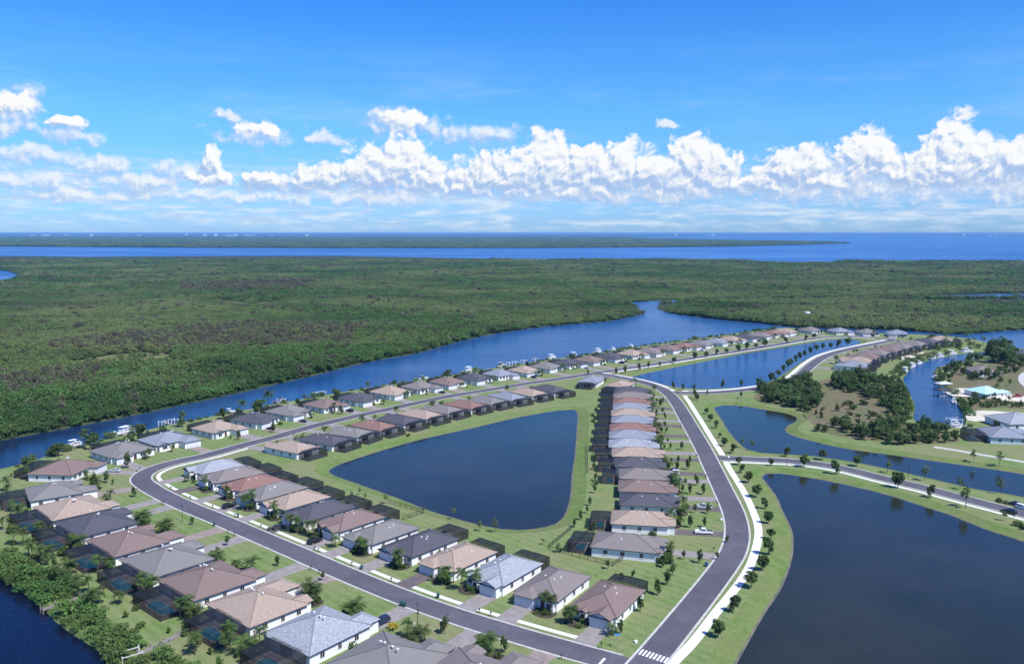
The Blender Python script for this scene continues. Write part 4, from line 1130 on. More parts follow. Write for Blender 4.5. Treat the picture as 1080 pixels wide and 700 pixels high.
tree_row([(757.5, 672), (774, 645, 1.1), (793, 620, 1.15), (805, 601.5), (811, 585, 1.1), (813.5, 568.5), (810.6, 552), (806.8, 536.5), (797.2, 524, 1.1), (789.6, 509), (782, 498.5, .8), (778.5, 490, .8)], OAKS, 'round dark street tree, %s from the bottom between the wide path and big pond', 'tree', 'street_tree')
tree_row([(749, 444), (755, 451.5), (759, 461, .6), (764, 470.5), (773, 478, 1.1), (744.6, 436.5), (735, 422, .9)], OAKS, 'small tree, %s on the grass strip beside the pond above the junction', 'tree', 'street_tree', 0.95)
tree_row([(783, 471.5), (793.5, 473.5), (809, 476.5, .8)], THIN, 'thin pale tree, %s from the left on the bank above the side road', 'tree', 'thin_tree')
tree_row([(813.5, 491, .8), (829.5, 481.5), (868, 485, 1.1), (847.6, 492.5, 1.15), (881.4, 500, 1.15), (903, 491.5, 1.1), (947, 514.5, 1.35), (980.7, 524.5)], OAKS, 'dark tree, %s from the left along the side road between the ponds', 'tree', 'street_tree')
tree_row([(936, 498.5), (975, 507, 1.2), (1012.5, 516, 1.25), (1018.6, 535.5, 1.4), (1055, 520.5), (1059, 549), (1027, 487), (1054, 491, 1.1)], THIN, 'sparse young tree, %s from the left beside the right hand road', 'tree', 'thin_tree', 1.15)
tree_row([(709.6, 409.8, .8), (720, 411.5, .8), (732, 413, 1.1), (762.4, 409.5), (781.6, 408.5), (798.7, 406), (813, 402), (745.7, 417, .7), (781.6, 420), (733, 420.5)], OVALS, 'narrow street tree, %s from the left along the road below the upper pond', 'tree', 'street_tree', 1.25)
tree_row([(673.7, 391), (684, 388.5, .8), (696, 387.5, 1.0), (650, 395, .9), (659, 394), (620, 396, .8)], OVALS, 'upright young tree, %s beside the walk near the upper pond corner', 'tree', 'street_tree', 1.3)
tree_row([(733, 378.8), (756, 374.5, .9), (766, 373.2, .9), (778.6, 371), (788, 369.3, 1.1), (797, 367.8), (807, 366, 1.1), (829, 362.4), (711, 383, .8), (745, 377), (850, 359.5), (858.5, 357.5, 1.2)], OAKS, 'dark round tree, %s in the line above the upper pond', 'tree', 'street_tree', 1.3)
tree_row([(848.6, 376), (839, 382), (834, 385.5), (831.4, 388), (826, 392.5, .9), (821, 397.5, .9), (813.6, 402, .9), (855, 373.5), (861, 370.6), (868, 368.5), (884, 366.5), (893.6, 364.6, 1.2), (876, 367.5, .8), (844, 379, .9)], OAKS, 'dark tree, %s on the bank between the curved walk and upper pond', 'tree', 'street_tree', 1.35)
# lawn trees on the corner lot and by the streets
tree_row([(693, 627), (704, 617, .9), (709.5, 607, 1.1), (675.5, 645), (654, 668, .8), (756, 590, .7), (767, 572, .5)], OVALS, 'upright lawn tree, %s on the grass around the corner house', 'tree', 'lawn_tree', 1.0)
tree_row([(469, 668), (398, 655.5), (340.5, 612, .9), (257, 632, 0.01), (203, 553, .8), (240, 575), (141, 524, .9), (293, 596.5, .8), (155, 557, .7), (532, 688)], OVALS, 'small clipped tree, %s on the lawns below the lower street', 'tree', 'lawn_tree', 0.9)
tree_row([(99, 518, 1.3), (112, 509.5, 1.0), (119, 511, .6), (135, 493.5, 1.4), (150, 482), (220, 459, .9), (252, 464, .9), (288, 456), (325, 443.5), (360, 437)], OVALS, 'lawn tree, %s from the left before the canal side houses', 'tree', 'lawn_tree', 1.1)
tree_row([(379, 521.5, .7), (407, 531, .8), (447, 540, .8), (505.5, 560, 1.0), (522, 561, .9), (573, 574, .8), (589, 583, .9), (478, 546, .8), (371, 525), (385, 527, .6)], THIN, 'thin sapling, %s from the left on the lower bank of the pond', 'tree', 'sapling', 0.9)
tree_row([(627, 560), (624, 549), (619, 541), (612, 548, 1.1), (606, 556), (627, 520, 1.2), (626, 495), (628, 487), (628, 478), (629, 470), (630, 460), (631, 450), (632, 443, .9), (629, 436), (634, 430), (628, 507), (622, 533)], OVALS, 'small tree, %s in the planted line between the pond and house column', 'tree', 'garden_tree', 0.72)
tree_row([(700, 598), (676, 587.5, .8), (641, 600), (611, 580, .9), (609, 578), (655, 610, .7), (668, 609, .7)], OVALS, 'bushy tree, %s along the back fences by the corner house', 'tree', 'garden_tree', 0.8)

# garden plants of every house
rg = random.Random(11); nsh = npalm = 0
for hi, h in enumerate(HOUSES):
    y = h['y0'] if False else h['gy']; m = 1 if h['gx'] > 0 else -1
    dist = math.hypot(*h['c']); near = dist < 340
    cols = h['ref'].startswith('the') and 'column' in h['ref']
    gp = 'garden palms of ' + h['ref']; gs = 'garden shrubs of ' + h['ref']
    short = h['ref']
    n_p = rg.choice((2, 3, 3, 4)) if near else rg.choice((1, 1, 2))
    if cols: n_p = 3 if near else 2
    big = 'lower canal' in short
    for k in range(n_p):
        x = -m * rg.uniform(1.6, 6.0) if rg.random() < 0.8 else m * rg.uniform(6.0, 6.8); yy = y + rg.uniform(-1.2, 2.6)
        p = loc2w(h, x, yy)
        if dist_line(p, RS1)[0] < 8 or dist_line(p, RM)[0] < 7: continue
        if npalm < 280:
            me = (BIGPALMS if big and rg.random() < 0.5 else PALMS)[rg.randrange(2 if False else len(BIGPALMS))] if big else PALMS[rg.randrange(4)]
            plant('palm_tree', me, 'green palm before ' + short, 'palm', p, gp, 0.85 if big else 0.95, rg); npalm += 1
    n_s = rg.choice((3, 4, 5)) if near else rg.choice((1, 1, 2))
    if cols: n_s = 5 if near else 3
    for k in range(n_s):
        if nsh > 285: break
        q = rg.random()
        if q < 0.6: x, yy = -m * rg.uniform(0.6, 6.0), y - 1.2 + rg.uniform(0, 2.4)
        elif q < 0.85: x, yy = rg.choice((-1, 1)) * (h['x1'] + 1.0), rg.uniform(-8, 7)
        else: x, yy = rg.uniform(-6, 6), h['y0'] - (9.5 if h['cage'] else 1.6)
        p = loc2w(h, x, yy)
        if dist_line(p, RS1)[0] < 7 or dist_line(p, RM)[0] < 6.5: continue
        plant('shrub', SHRUBS[rg.randrange(3)], 'shrub in the garden of ' + short, 'shrub', p, gs, rg.uniform(0.9, 1.5), rg); nsh += 1
    if near:
        for k in range(rg.choice((2, 3, 4))):
            x, yy = (-m * rg.uniform(0.8, 6.2), y - 0.6 + rg.uniform(0, 2.8)) if rg.random() < 0.65 else (rg.choice((-1, 1)) * (h['x1'] + rg.uniform(0.9, 1.4)), rg.uniform(-9, 7))
            p = loc2w(h, x, yy)
            if dist_line(p, RS1)[0] < 7 or dist_line(p, RM)[0] < 6.5: continue
            plant('garden_bush', [OVALS[2], LOWPALMS[0], LOWPALMS[1]][rg.randrange(3)], 'low bush or palm by ' + short, 'bush', p, 'low planting by ' + short, rg.uniform(0.55, 0.95), rg)
    # hedge behind the pool cage and mulch bed in front of the house
    if near or cols:
        s_ = -m; x0 = 0.4 * s_; x1 = 6.2 * s_
        q = [loc2w(h, x0, y - 1.6), loc2w(h, x1, y - 1.8), loc2w(h, x1, y + 1.9), loc2w(h, s_ * 3.2, y + 2.9), loc2w(h, x0, y + 1.2)]
        struct('planting_bed', sheet([ccw(spline(q, 0.8, True))], 0.010, 'mulch').mesh('planting_bed'))

# planting beyond the pool cages of the lower canal row
for h in HOUSES:
    if 'lower canal' not in h['ref'] or not h['cage']: continue
    for k in range(7):
        x = rg.uniform(-9, 9); yy = h['y0'] - h['cage'][1] - rg.uniform(2.2, 6.0)
        if rg.random() < 0.35: x = rg.choice((-1, 1)) * rg.uniform(7.6, 8.9) + h['cage'][2] * h['mir']; yy = h['y0'] - rg.uniform(1, 8)
        p = loc2w(h, x, yy)
        if rg.random() < 0.45: plant('palm_tree', PALMS[rg.randrange(3)], 'back garden palm of ' + h['ref'], 'palm', p, 'back garden palms of ' + h['ref'], 0.9, rg)
        else: plant('garden_bush', [SHRUBS[1], OVALS[2], SHRUBS[2]][rg.randrange(3)], 'back garden bush of ' + h['ref'], 'bush', p, 'back garden bushes of ' + h['ref'], rg.uniform(1.0, 1.9) if k % 2 else 1.0, rg)

# clumps of back garden palms and trees behind the row beside the lower canal
bk = [(19, 545), (42, 560), (52, 548), (77, 577), (83, 579), (27, 533), (57, 612), (62, 615), (72, 606), (78, 630), (84, 629), (149, 629), (156, 630), (161, 628), (199, 652), (208, 652), (205, 655), (25, 575), (12, 532), (8, 518), (50, 590), (70, 640), (31, 588), (245, 662), (258, 690), (206, 690), (243, 684), (118, 597), (122, 600), (100, 645), (92, 640)]
for i, q in enumerate(bk):
    plant('palm_tree', PALMS[i % 3] if i % 4 else BIGPALMS[i % 2], 'back garden palm, %s counted from the left behind the lower canal row' % ORD[1 + sorted(range(len(bk)), key=lambda k: bk[k]).index(i)], 'palm', G(*q), None, 1.0, rg)
bush = [(13, 560), (35, 552), (58, 580), (66, 585), (90, 582), (98, 587), (110, 612), (126, 612), (134, 618), (173, 646), (182, 640), (190, 644), (214, 668), (228, 662), (234, 674), (250, 672), (262, 668), (280, 664), (300, 656)]
for i, q in enumerate(bush):
    plant('garden_bush', OVALS[2] if i % 3 == 2 else SHRUBS[1], 'dense bush, %s from the left in the back gardens above the lower canal' % ORD[i + 1], 'bush', G(*q), None, 2.0 if i % 3 != 2 else 1.5, rg)
plant('flowering_bush', FLOWER, 'yellow flowering bush beside the mottled silver roof house driveway', 'bush', G(415, 663), None, 1.5, rg)

# ------------------------------------------------------------ mangroves and woods


def mangrove_mesh(seed, n=300, m='leaf_mangrove', rz=0.95, leaf=0.10, spread=0.33, core=6):
    rng = np.random.default_rng(seed); V, F = leaves(n, 1.0, 1.0, rz * 0.62, leaf, rng, 24, spread, 0.55, 0.62, 0.5, core)
    V[:, 2] = np.maximum(V[:, 2], 0.02 * rng.random(len(V))); return raw_mesh('mangrove', V, F, m)


MANG = [mangrove_mesh(60 + k, 720) for k in range(4)]
GREY = mangrove_mesh(70, 520, 'leaf_grey', 1.25, 0.12, 0.42, 2)
# lower canal bank
lc = [p for p in spline(lower_canal, 3.4)]
k_ = 0
for i, p in enumerate(offs(lc, 0)):
    c = p; nn = normals(lc)[i]
    if not (-260 < c[0] < -55): continue
    for rr in range(3):
        off = rg.uniform(-1.0, 1.5) + rr * 2.8
        if rr == 2 and rg.random() < 0.45: continue
        q = (c[0] + nn[0] * off, c[1] + nn[1] * off); s = rg.uniform(1.7, 3.0)
        if any(dist_line(q, [G(*a_), G(*b_)])[0] < 2.6 for a_, b_ in (((106, 622.5), (44, 642.5)), ((204, 662), (140, 693)), ((20, 556.5), (-30, 565)))): continue
        o = thing('mangrove_bush', 'dense green mangrove bush on the bank of the lower left canal', 'bush', (q[0], q[1], -0.9 if rr == 0 else -0.1), rg.uniform(0, 6.28), 'mangrove bushes on the lower canal bank', MANG[rg.randrange(4)], (s, s, s * rg.uniform(1.0, 1.3)))

far_pts = []; rng = np.random.default_rng(3)


def grid_pts(poly, d0, d1, cell, jitter=0.5):
    """jittered points inside a polygon, cell size growing with the distance"""
    out = []; y = d0
    while y < d1:
        c = max(cell[0], y * cell[1]); xr = y * 0.70 + 60
        xs = np.arange(-xr, xr, c); p = np.stack([xs + rng.uniform(-jitter, jitter, len(xs)) * c, y + rng.uniform(-jitter, jitter, len(xs)) * c], 1)
        out.append(np.concatenate([p, np.full((len(p), 1), c)], 1)); y += c * 0.9
    a = np.concatenate(out); return a[inside(a[:, :2], poly)]


Mp = np.array(M_)
pts = np.concatenate([grid_pts(M_, 330, 2900, (3.7, 0.0057)), grid_pts(T_, 500, 1500, (4.6, 0.0060))])
meadows = [ccw([G(*p) for p in q]) for q in ([(60, 386), (90, 378), (130, 372), (165, 371), (200, 376), (185, 382), (140, 386), (100, 390)], [(235, 372), (262, 364), (292, 363), (288, 370), (262, 374)])]
keepm = ~inside(pts[:, :2], I_)
for q in meadows: keepm &= ~(inside(pts[:, :2], q) & (rng.random(len(pts)) < 0.93))
brown = ccw([G(*p) for p in [(205, 318), (240, 313), (300, 315), (305, 322), (250, 326), (215, 326)]])
keepm &= ~(inside(pts[:, :2], brown) & (rng.random(len(pts)) < 0.7))
# the narrow creeks stay open: no crowns on their banks
for q in ([(960, 315.3), (1080, 314.8), (1500, 311), (1500, 319), (1080, 320), (985, 318.5)], [(955, 313.4), (985, 310.4), (1080, 308.4), (1500, 304), (1500, 306.5), (1080, 310.2), (995, 312.3)],
          [(688, 327), (694, 321), (715, 318.2), (745, 317.0), (748, 319.5), (718, 322), (700, 328)], [(690, 317.5), (700, 316.9), (728, 315.9), (745, 315.2), (742, 314.2), (700, 315.7), (680, 317)]):
    keepm &= ~inside(pts[:, :2], ccw([G(*p) for p in q]))
pts = pts[keepm]
greyz = [ccw([G(*p) for p in q]) for q in ([(50, 372), (60, 362), (150, 352), (300, 342), (380, 345), (370, 362), (300, 364), (200, 369), (120, 372)], [(0, 400), (60, 392), (110, 392), (100, 400), (40, 415), (0, 420)], [(180, 300), (330, 296), (330, 305), (200, 308)])]
isg = np.zeros(len(pts), bool)
for q in greyz: isg |= inside(pts[:, :2], q) & (rng.random(len(pts)) < 0.46)
isg |= rng.random(len(pts)) < 0.03
# far shore woods
fpts = []
y = 5200.0
while y < 24000:
    c = y * 0.0055; xs = np.arange(-0.66 * y, 0.66 * y, c * 1.4)
    fpts.append(np.stack([xs + rng.uniform(-.6, .6, len(xs)) * c, y + rng.uniform(-.5, .5, len(xs)) * c, np.full(len(xs), c)], 1)); y += c * 1.3
fpts = np.concatenate(fpts); fpts = fpts[inside(fpts[:, :2], far_shore)]
# the nearest mangroves stand as single trees
gidx = np.where(~isg)[0]; order = gidx[np.argsort(np.hypot(pts[gidx, 0], pts[gidx, 1]))]
vis = [i for i in order if abs(pts[i, 0]) < 0.62 * pts[i, 1]][:290]
src = []
for i in vis:
    x, y, c = pts[i]; s = c * rng.uniform(0.72, 1.05)
    o = thing('mangrove_tree', 'green mangrove tree at the near edge of the wood across the canal', 'tree', (x, y, -0.6), float(rng.uniform(0, 6.28)), 'mangrove trees along the wood edge', MANG[int(rng.integers(0, 4))], (s, s, s * float(rng.uniform(0.9, 1.45))))
rest = np.setdiff1d(np.arange(len(pts)), np.array(vis))


def scatter(name, P_, meshes, zs, hcap=9.0, z0=-0.5, js=(0.70, 1.08)):
    """one stuff object: a point per crown, instanced by geometry nodes"""
    n = len(P_); me = bpy.data.meshes.new(name); me.vertices.add(n)
    me.vertices.foreach_set('co', np.concatenate([P_[:, :2], np.full((n, 1), z0)], 1).astype(np.float32).ravel())
    s = P_[:, 2] * rng.uniform(js[0], js[1], n); hz = np.minimum(s * rng.uniform(zs[0], zs[1], n), hcap * rng.uniform(0.6, 1.1, n))
    a = me.attributes.new('sc', 'FLOAT_VECTOR', 'POINT'); a.data.foreach_set('vector', np.stack([s, s, hz], 1).astype(np.float32).ravel())
    a = me.attributes.new('ro', 'FLOAT_VECTOR', 'POINT'); a.data.foreach_set('vector', np.stack([np.zeros(n), np.zeros(n), rng.uniform(0, 6.28, n)], 1).astype(np.float32).ravel())
    a = me.attributes.new('vi', 'INT', 'POINT'); a.data.foreach_set('value', rng.integers(0, len(meshes), n).astype(np.int32))
    me.update()
    o = bpy.data.objects.new(name, me); COL.objects.link(o); o['kind'] = 'stuff'
    ng = bpy.data.node_groups.new(name, 'GeometryNodeTree')
    ng.interface.new_socket('Geometry', in_out='INPUT', socket_type='NodeSocketGeometry'); ng.interface.new_socket('Geometry', in_out='OUTPUT', socket_type='NodeSocketGeometry')
    N = ng.nodes; L = ng.links; gi = N.new('NodeGroupInput'); go = N.new('NodeGroupOutput'); jn = N.new('GeometryNodeJoinGeometry')

    def att(nm, tp):
        q = N.new('GeometryNodeInputNamedAttribute'); q.data_type = tp; q.inputs['Name'].default_value = nm
        return [x for x in q.outputs if x.enabled and x.name == 'Attribute'][0]
    for k, so in enumerate(meshes):
        oi = N.new('GeometryNodeObjectInfo'); oi.inputs['Object'].default_value = so; oi.inputs['As Instance'].default_value = True
        cp = N.new('FunctionNodeCompare'); cp.data_type = 'INT'; cp.operation = 'EQUAL'
        ins = [x for x in cp.inputs if x.enabled]
        L.new(att('vi', 'INT'), ins[0]); ins[1].default_value = k
        ip = N.new('GeometryNodeInstanceOnPoints')
        L.new(gi.outputs[0], ip.inputs['Points']); L.new(cp.outputs[0], ip.inputs['Selection']); L.new(oi.outputs['Geometry'], ip.inputs['Instance'])
        L.new(att('sc', 'FLOAT_VECTOR'), ip.inputs['Scale'])
        er = N.new('FunctionNodeEulerToRotation'); L.new(att('ro', 'FLOAT_VECTOR'), er.inputs[0]); L.new(er.outputs[0], ip.inputs['Rotation'])
        L.new(ip.outputs[0], jn.inputs[0])
    L.new(jn.outputs[0], go.inputs[0])
    md = o.modifiers.new('scatter', 'NODES'); md.node_group = ng
    return o


# four of the single trees (unscaled meshes) serve as the pattern for the crowns further back
pat = []
for o in bpy.data.objects:
    if o.get('category') == 'tree' and o.name.startswith('mangrove_tree') and o.data.name not in [q.data.name for q in pat]: pat.append(o)
gx, gy = G(0, 410)
gt = thing('bare_tree', 'grey leafless looking tree standing out of the mangrove wood', 'tree', (-190, 520, -0.3), 0, None, GREY, (2.6, 2.6, 5))
ri = rest[~isg[rest]]; rgx = rest[isg[rest]]
X_, Y_ = pts[:, 0], pts[:, 1]; D_ = np.hypot(X_, Y_)
roll = 0.9 + 0.30 * np.sin(X_ / 61 + 1.7 * np.sin(Y_ / 83)) * np.sin(Y_ / 47 + 1.3 * np.sin(X_ / 120)) + 0.22 * np.sin(X_ / 190 + Y_ / 31 + 2) 
caps = np.interp(D_, [350, 600, 850, 1200, 2900], [8.5, 7.5, 5.0, 4.0, 6.0]) * np.clip(roll, 0.4, 1.5)
scatter('mangrove_wood', pts[ri], pat, (0.8, 1.6), caps[ri], js=(0.55, 1.30))
scatter('bare_wood', pts[rgx], [gt], (0.9, 1.5), caps[rgx] * 1.15)
scatter('far_wood', fpts, pat, (0.2, 0.4), 13.0)
print('crowns', len(ri), len(rgx), len(fpts))

# ------------------------------------------------------------ trees of the overgrown lot, the peninsula and the far bank


def fill(px, cell, name, meshes, label, cat, group, smin, smax, keep=1.0, seed=1):
    poly = ccw([G(*p) for p in px]); a = np.array(poly); r = np.random.default_rng(seed)
    xs = np.arange(a[:, 0].min(), a[:, 0].max(), cell); ys = np.arange(a[:, 1].min(), a[:, 1].max(), cell)
    X, Y = np.meshgrid(xs, ys); q = np.stack([X.ravel(), Y.ravel()], 1) + r.uniform(-.45, .45, (X.size, 2)) * cell
    q = q[inside(q, poly)]
    for p in q:
        if r.random() > keep: continue
        plant(name, meshes[int(r.integers(0, len(meshes)))], label, cat, p, group, float(r.uniform(smin, smax)), random.Random(int(r.integers(0, 1e6))))


LOT = 'dark green tree in the overgrown lot beside the boat canal'; LG = 'trees of the overgrown lot'
fill([(800, 412), (826, 407), (850, 401), (866, 408), (868, 424), (858, 440), (842, 432), (822, 427), (803, 423)], 4.6, 'lot_tree', BIGT, LOT, 'tree', LG, 0.43, 0.98, 0.9, 3)
fill([(872, 402), (890, 396), (915, 398), (948, 402), (955, 416), (960, 430), (958, 446), (944, 440), (925, 424), (900, 416), (880, 412)], 4.9, 'lot_tree', BIGT, LOT, 'tree', LG, 0.37, 0.94, 0.95, 4)
fill([(905, 455), (940, 446), (965, 449), (1000, 455), (1014, 457), (1010, 466), (985, 470), (950, 470), (905, 464)], 4.8, 'lot_tree', BIGT, LOT, 'tree', LG, 0.37, 0.81, 0.95, 5)
fill([(858, 448), (885, 443), (905, 447), (905, 460), (880, 458), (862, 455)], 6, 'lot_tree', BIGT, LOT, 'tree', LG, 0.35, 0.7, 0.8, 6)
fill([(845, 432), (866, 430), (905, 425), (940, 432), (935, 445), (900, 440), (870, 444), (850, 440)], 6, 'lot_shrub', SHRUBS, 'low shrub on the brown open ground of the overgrown lot', 'shrub', 'shrubs on the brown ground', 1.2, 2.6, 0.45, 7)
fill([(940, 398), (952, 392), (962, 384), (985, 378), (990, 375.5), (1003, 373), (1000, 371), (975, 375), (950, 384), (935, 393)], 6, 'bank_bush', [MANG[0], MANG[1]], 'dense bush on the near bank of the boat canal', 'bush', 'bushes on the boat canal bank', 1.8, 3.0, 0.8, 8)
fill([(985, 356), (1010, 357.5), (1035, 361), (1043, 365), (1034, 369.5), (1010, 371.5), (985, 370), (975, 362)], 9, 'palm_tree', PALMS[:3], 'slender palm on the green point between the two canals', 'palm', 'palms on the canal point', 0.9, 1.4, 0.5, 9)
fill([(985, 356), (1010, 357.5), (1035, 361), (1043, 365), (1034, 369.5), (1010, 371.5), (985, 370), (975, 362)], 8.5, 'bank_bush', MANG[:3], 'pale green bush on the point between the two canals', 'bush', 'bushes on the canal point', 1.6, 2.8, 0.5, 10)
fill([(1043, 370), (1052, 366), (1066, 369), (1070, 380), (1062, 386), (1048, 384), (1040, 379)], 9, 'wood_tree', BIGT, 'large dark tree in the clump above the cream walled house', 'tree', 'trees above the cream walled house', 1.1, 1.7, 0.95, 11)
fill([(990, 395), (1005, 388), (1020, 386), (1022, 392), (1010, 400), (1012, 407), (995, 408)], 8, 'wood_tree', BIGT, 'dark green tree on the far bank before the cream walled house', 'tree', 'trees on the far canal bank', 0.6, 1.0, 0.75, 12)
fill([(1006, 384), (1022, 381), (1036, 377), (1040, 379), (1026, 384), (1010, 387)], 7, 'wood_tree', BIGT, 'dark tree on the bank behind the cream walled house', 'tree', 'trees behind the cream walled house', 0.6, 0.9, 0.9, 13)
fill([(1020, 396), (1055, 396), (1068, 402), (1070, 406), (1050, 402), (1022, 403)], 8, 'lot_shrub', [SHRUBS[1], OVALS[2]], 'garden bush between the cream house and the turquoise roof', 'bush', 'bushes above the turquoise roof', 1.2, 2.2, 0.7, 14)
fill([(1010, 420), (1040, 420), (1080, 424), (1080, 431), (1040, 430), (1014, 430)], 7, 'lot_shrub', [SHRUBS[1], SHRUBS[2], THIN[2]], 'dry shrub on the vacant lot below the turquoise roof', 'shrub', 'shrubs on the vacant lot', 1.1, 2.0, 0.7, 15)
fill([(1060, 376), (1080, 378), (1080, 392), (1068, 392), (1058, 388)], 9, 'wood_tree', BIGT, 'tree on the green lot at the far right edge', 'tree', 'trees at the far right edge', 0.5, 0.9, 0.5, 16)
fill([(905, 374), (930, 372), (950, 370), (985, 362), (985, 366), (960, 376), (940, 384), (915, 386)], 7, 'bank_bush', [MANG[0], SHRUBS[1]], 'green bush behind the curved row by the boat canal', 'bush', 'bushes behind the curved row', 1.0, 2.0, 0.6, 17)
fill([(1053, 527.5), (1066, 531.5), (1066, 533.2), (1053, 530)], 1.6, 'median_shrub', [SHRUBS[0], SHRUBS[1]], 'dark shrub in the planted median of the right hand road', 'shrub', 'shrubs in the road median', 0.8, 1.1, 0.9, 18)
fill([(1062, 553), (1080, 552), (1090, 556), (1090, 560), (1075, 557)], 2.2, 'verge_shrub', [SHRUBS[1]], 'green shrub on the verge at the right end of the road', 'shrub', 'shrubs at the right road end', 1.0, 1.3, 0.9, 19)
fill([(1030, 393), (1052, 396), (1064, 404), (1070, 408), (1048, 403), (1022, 401), (1014, 397)], 4.5, 'lot_shrub', [SHRUBS[1], SHRUBS[2], OVALS[2]], 'shrub on the rough ground beside the cream walled house', 'shrub', 'shrubs beside the cream house', 1.2, 2.4, 0.75, 31)
fill([(1052, 384), (1075, 384), (1080, 392), (1066, 396), (1052, 392)], 6, 'wood_tree', [BIGT[0], BIGT[2]], 'tree on the rough lot right of the cream walled house', 'tree', 'trees right of the cream house', 0.4, 0.75, 0.7, 32)
fill([(1014, 419), (1050, 421), (1085, 425), (1085, 431), (1040, 430), (1014, 430)], 4, 'lot_shrub', [SHRUBS[1], SHRUBS[2]], 'dry shrub on the vacant lot below the turquoise roof', 'shrub', 'shrubs on the vacant lot', 1.0, 2.0, 0.6, 33)
q = [G(*p) for p in [(1050, 527), (1056, 527.3), (1080, 533.5), (1080, 536), (1054, 530.3)]]
struct('median', sheet([ccw(q)], 0.12, 'mulch').mesh('median'))
# low growth along the shore of the blue canal
sh = spline(south_shore, 5.0); nn = normals(sh); r5 = random.Random(9); cnt = 0
for i, p in enumerate(sh):
    if not (-205 < p[0] < 300 and p[1] > 330 and p[1] < 830): continue
    if r5.random() < 0.22: continue
    near = p[1] < 480; s = r5.uniform(1.1, 2.2) if r5.random() < 0.8 else r5.uniform(2.2, 3.2)
    o = r5.uniform(0.4, 3.0); q = (p[0] - 0 * nn[i][0] * o, p[1] - 0 * nn[i][1] * o); d = (q[0] - nn[i][0] * o, q[1] - nn[i][1] * o)
    thing('shore_bush', 'low dark bush on the near shore of the blue canal', 'bush', (d[0], d[1], -0.5), r5.uniform(0, 6.28), 'bushes along the near canal shore', MANG[r5.randrange(4)], (s, s, s * 0.95)); cnt += 1
tree_row([(35, 491), (60, 481.5), (89, 473, 1.3), (100, 469.5, 1.3), (140, 461), (148, 459), (193, 450.5, 1.2), (235, 442, 1.4), (256, 437, 1.5), (273, 434, 1.2), (283, 431.5, 1.6), (314, 427), (321, 425.5), (354, 419), (388, 412.5), (416, 407.5), (447, 403.5), (472, 399.5), (528, 391), (556, 387)], [PALMS[1], BIGT[2], PALMS[2], OAKS[0]], 'shore tree, %s from the left on the near bank of the blue canal', 'tree', 'shore_tree', 1.0)
# lawn trees in front of the column of houses
r6 = random.Random(21); gcol = [h for h in HOUSES if 'column' in h['ref']]
for i, h in enumerate(gcol[:16]):
    m = 1 if h['gx'] > 0 else -1
    for k in range(2 if i < 8 else 1):
        p = loc2w(h, -m * r6.uniform(1.5, 3.5), h['gy'] + 5.5 + 4.5 * k)
        if dist_line(p, RM)[0] < 6.5: continue
        plant('lawn_tree', OVALS[r6.randrange(3)], 'upright lawn tree before ' + h['ref'], 'tree', p, 'lawn trees before ' + h['ref'], r6.uniform(0.75, 1.0), r6)
    for k in range(2):
        p = loc2w(h, r6.uniform(-5, 5), h['gy'] + r6.uniform(1.6, 3.2))
        if dist_line(p, RM)[0] < 6.5 or abs((p[0] - loc2w(h, h['gx'], 0)[0]) * 0 + 0) > 1: continue
        plant('garden_bush', OVALS[2], 'leafy bush at the front of ' + h['ref'], 'bush', p, 'leafy bushes at the front of ' + h['ref'], r6.uniform(0.7, 1.0), r6)

# ------------------------------------------------------------ cars


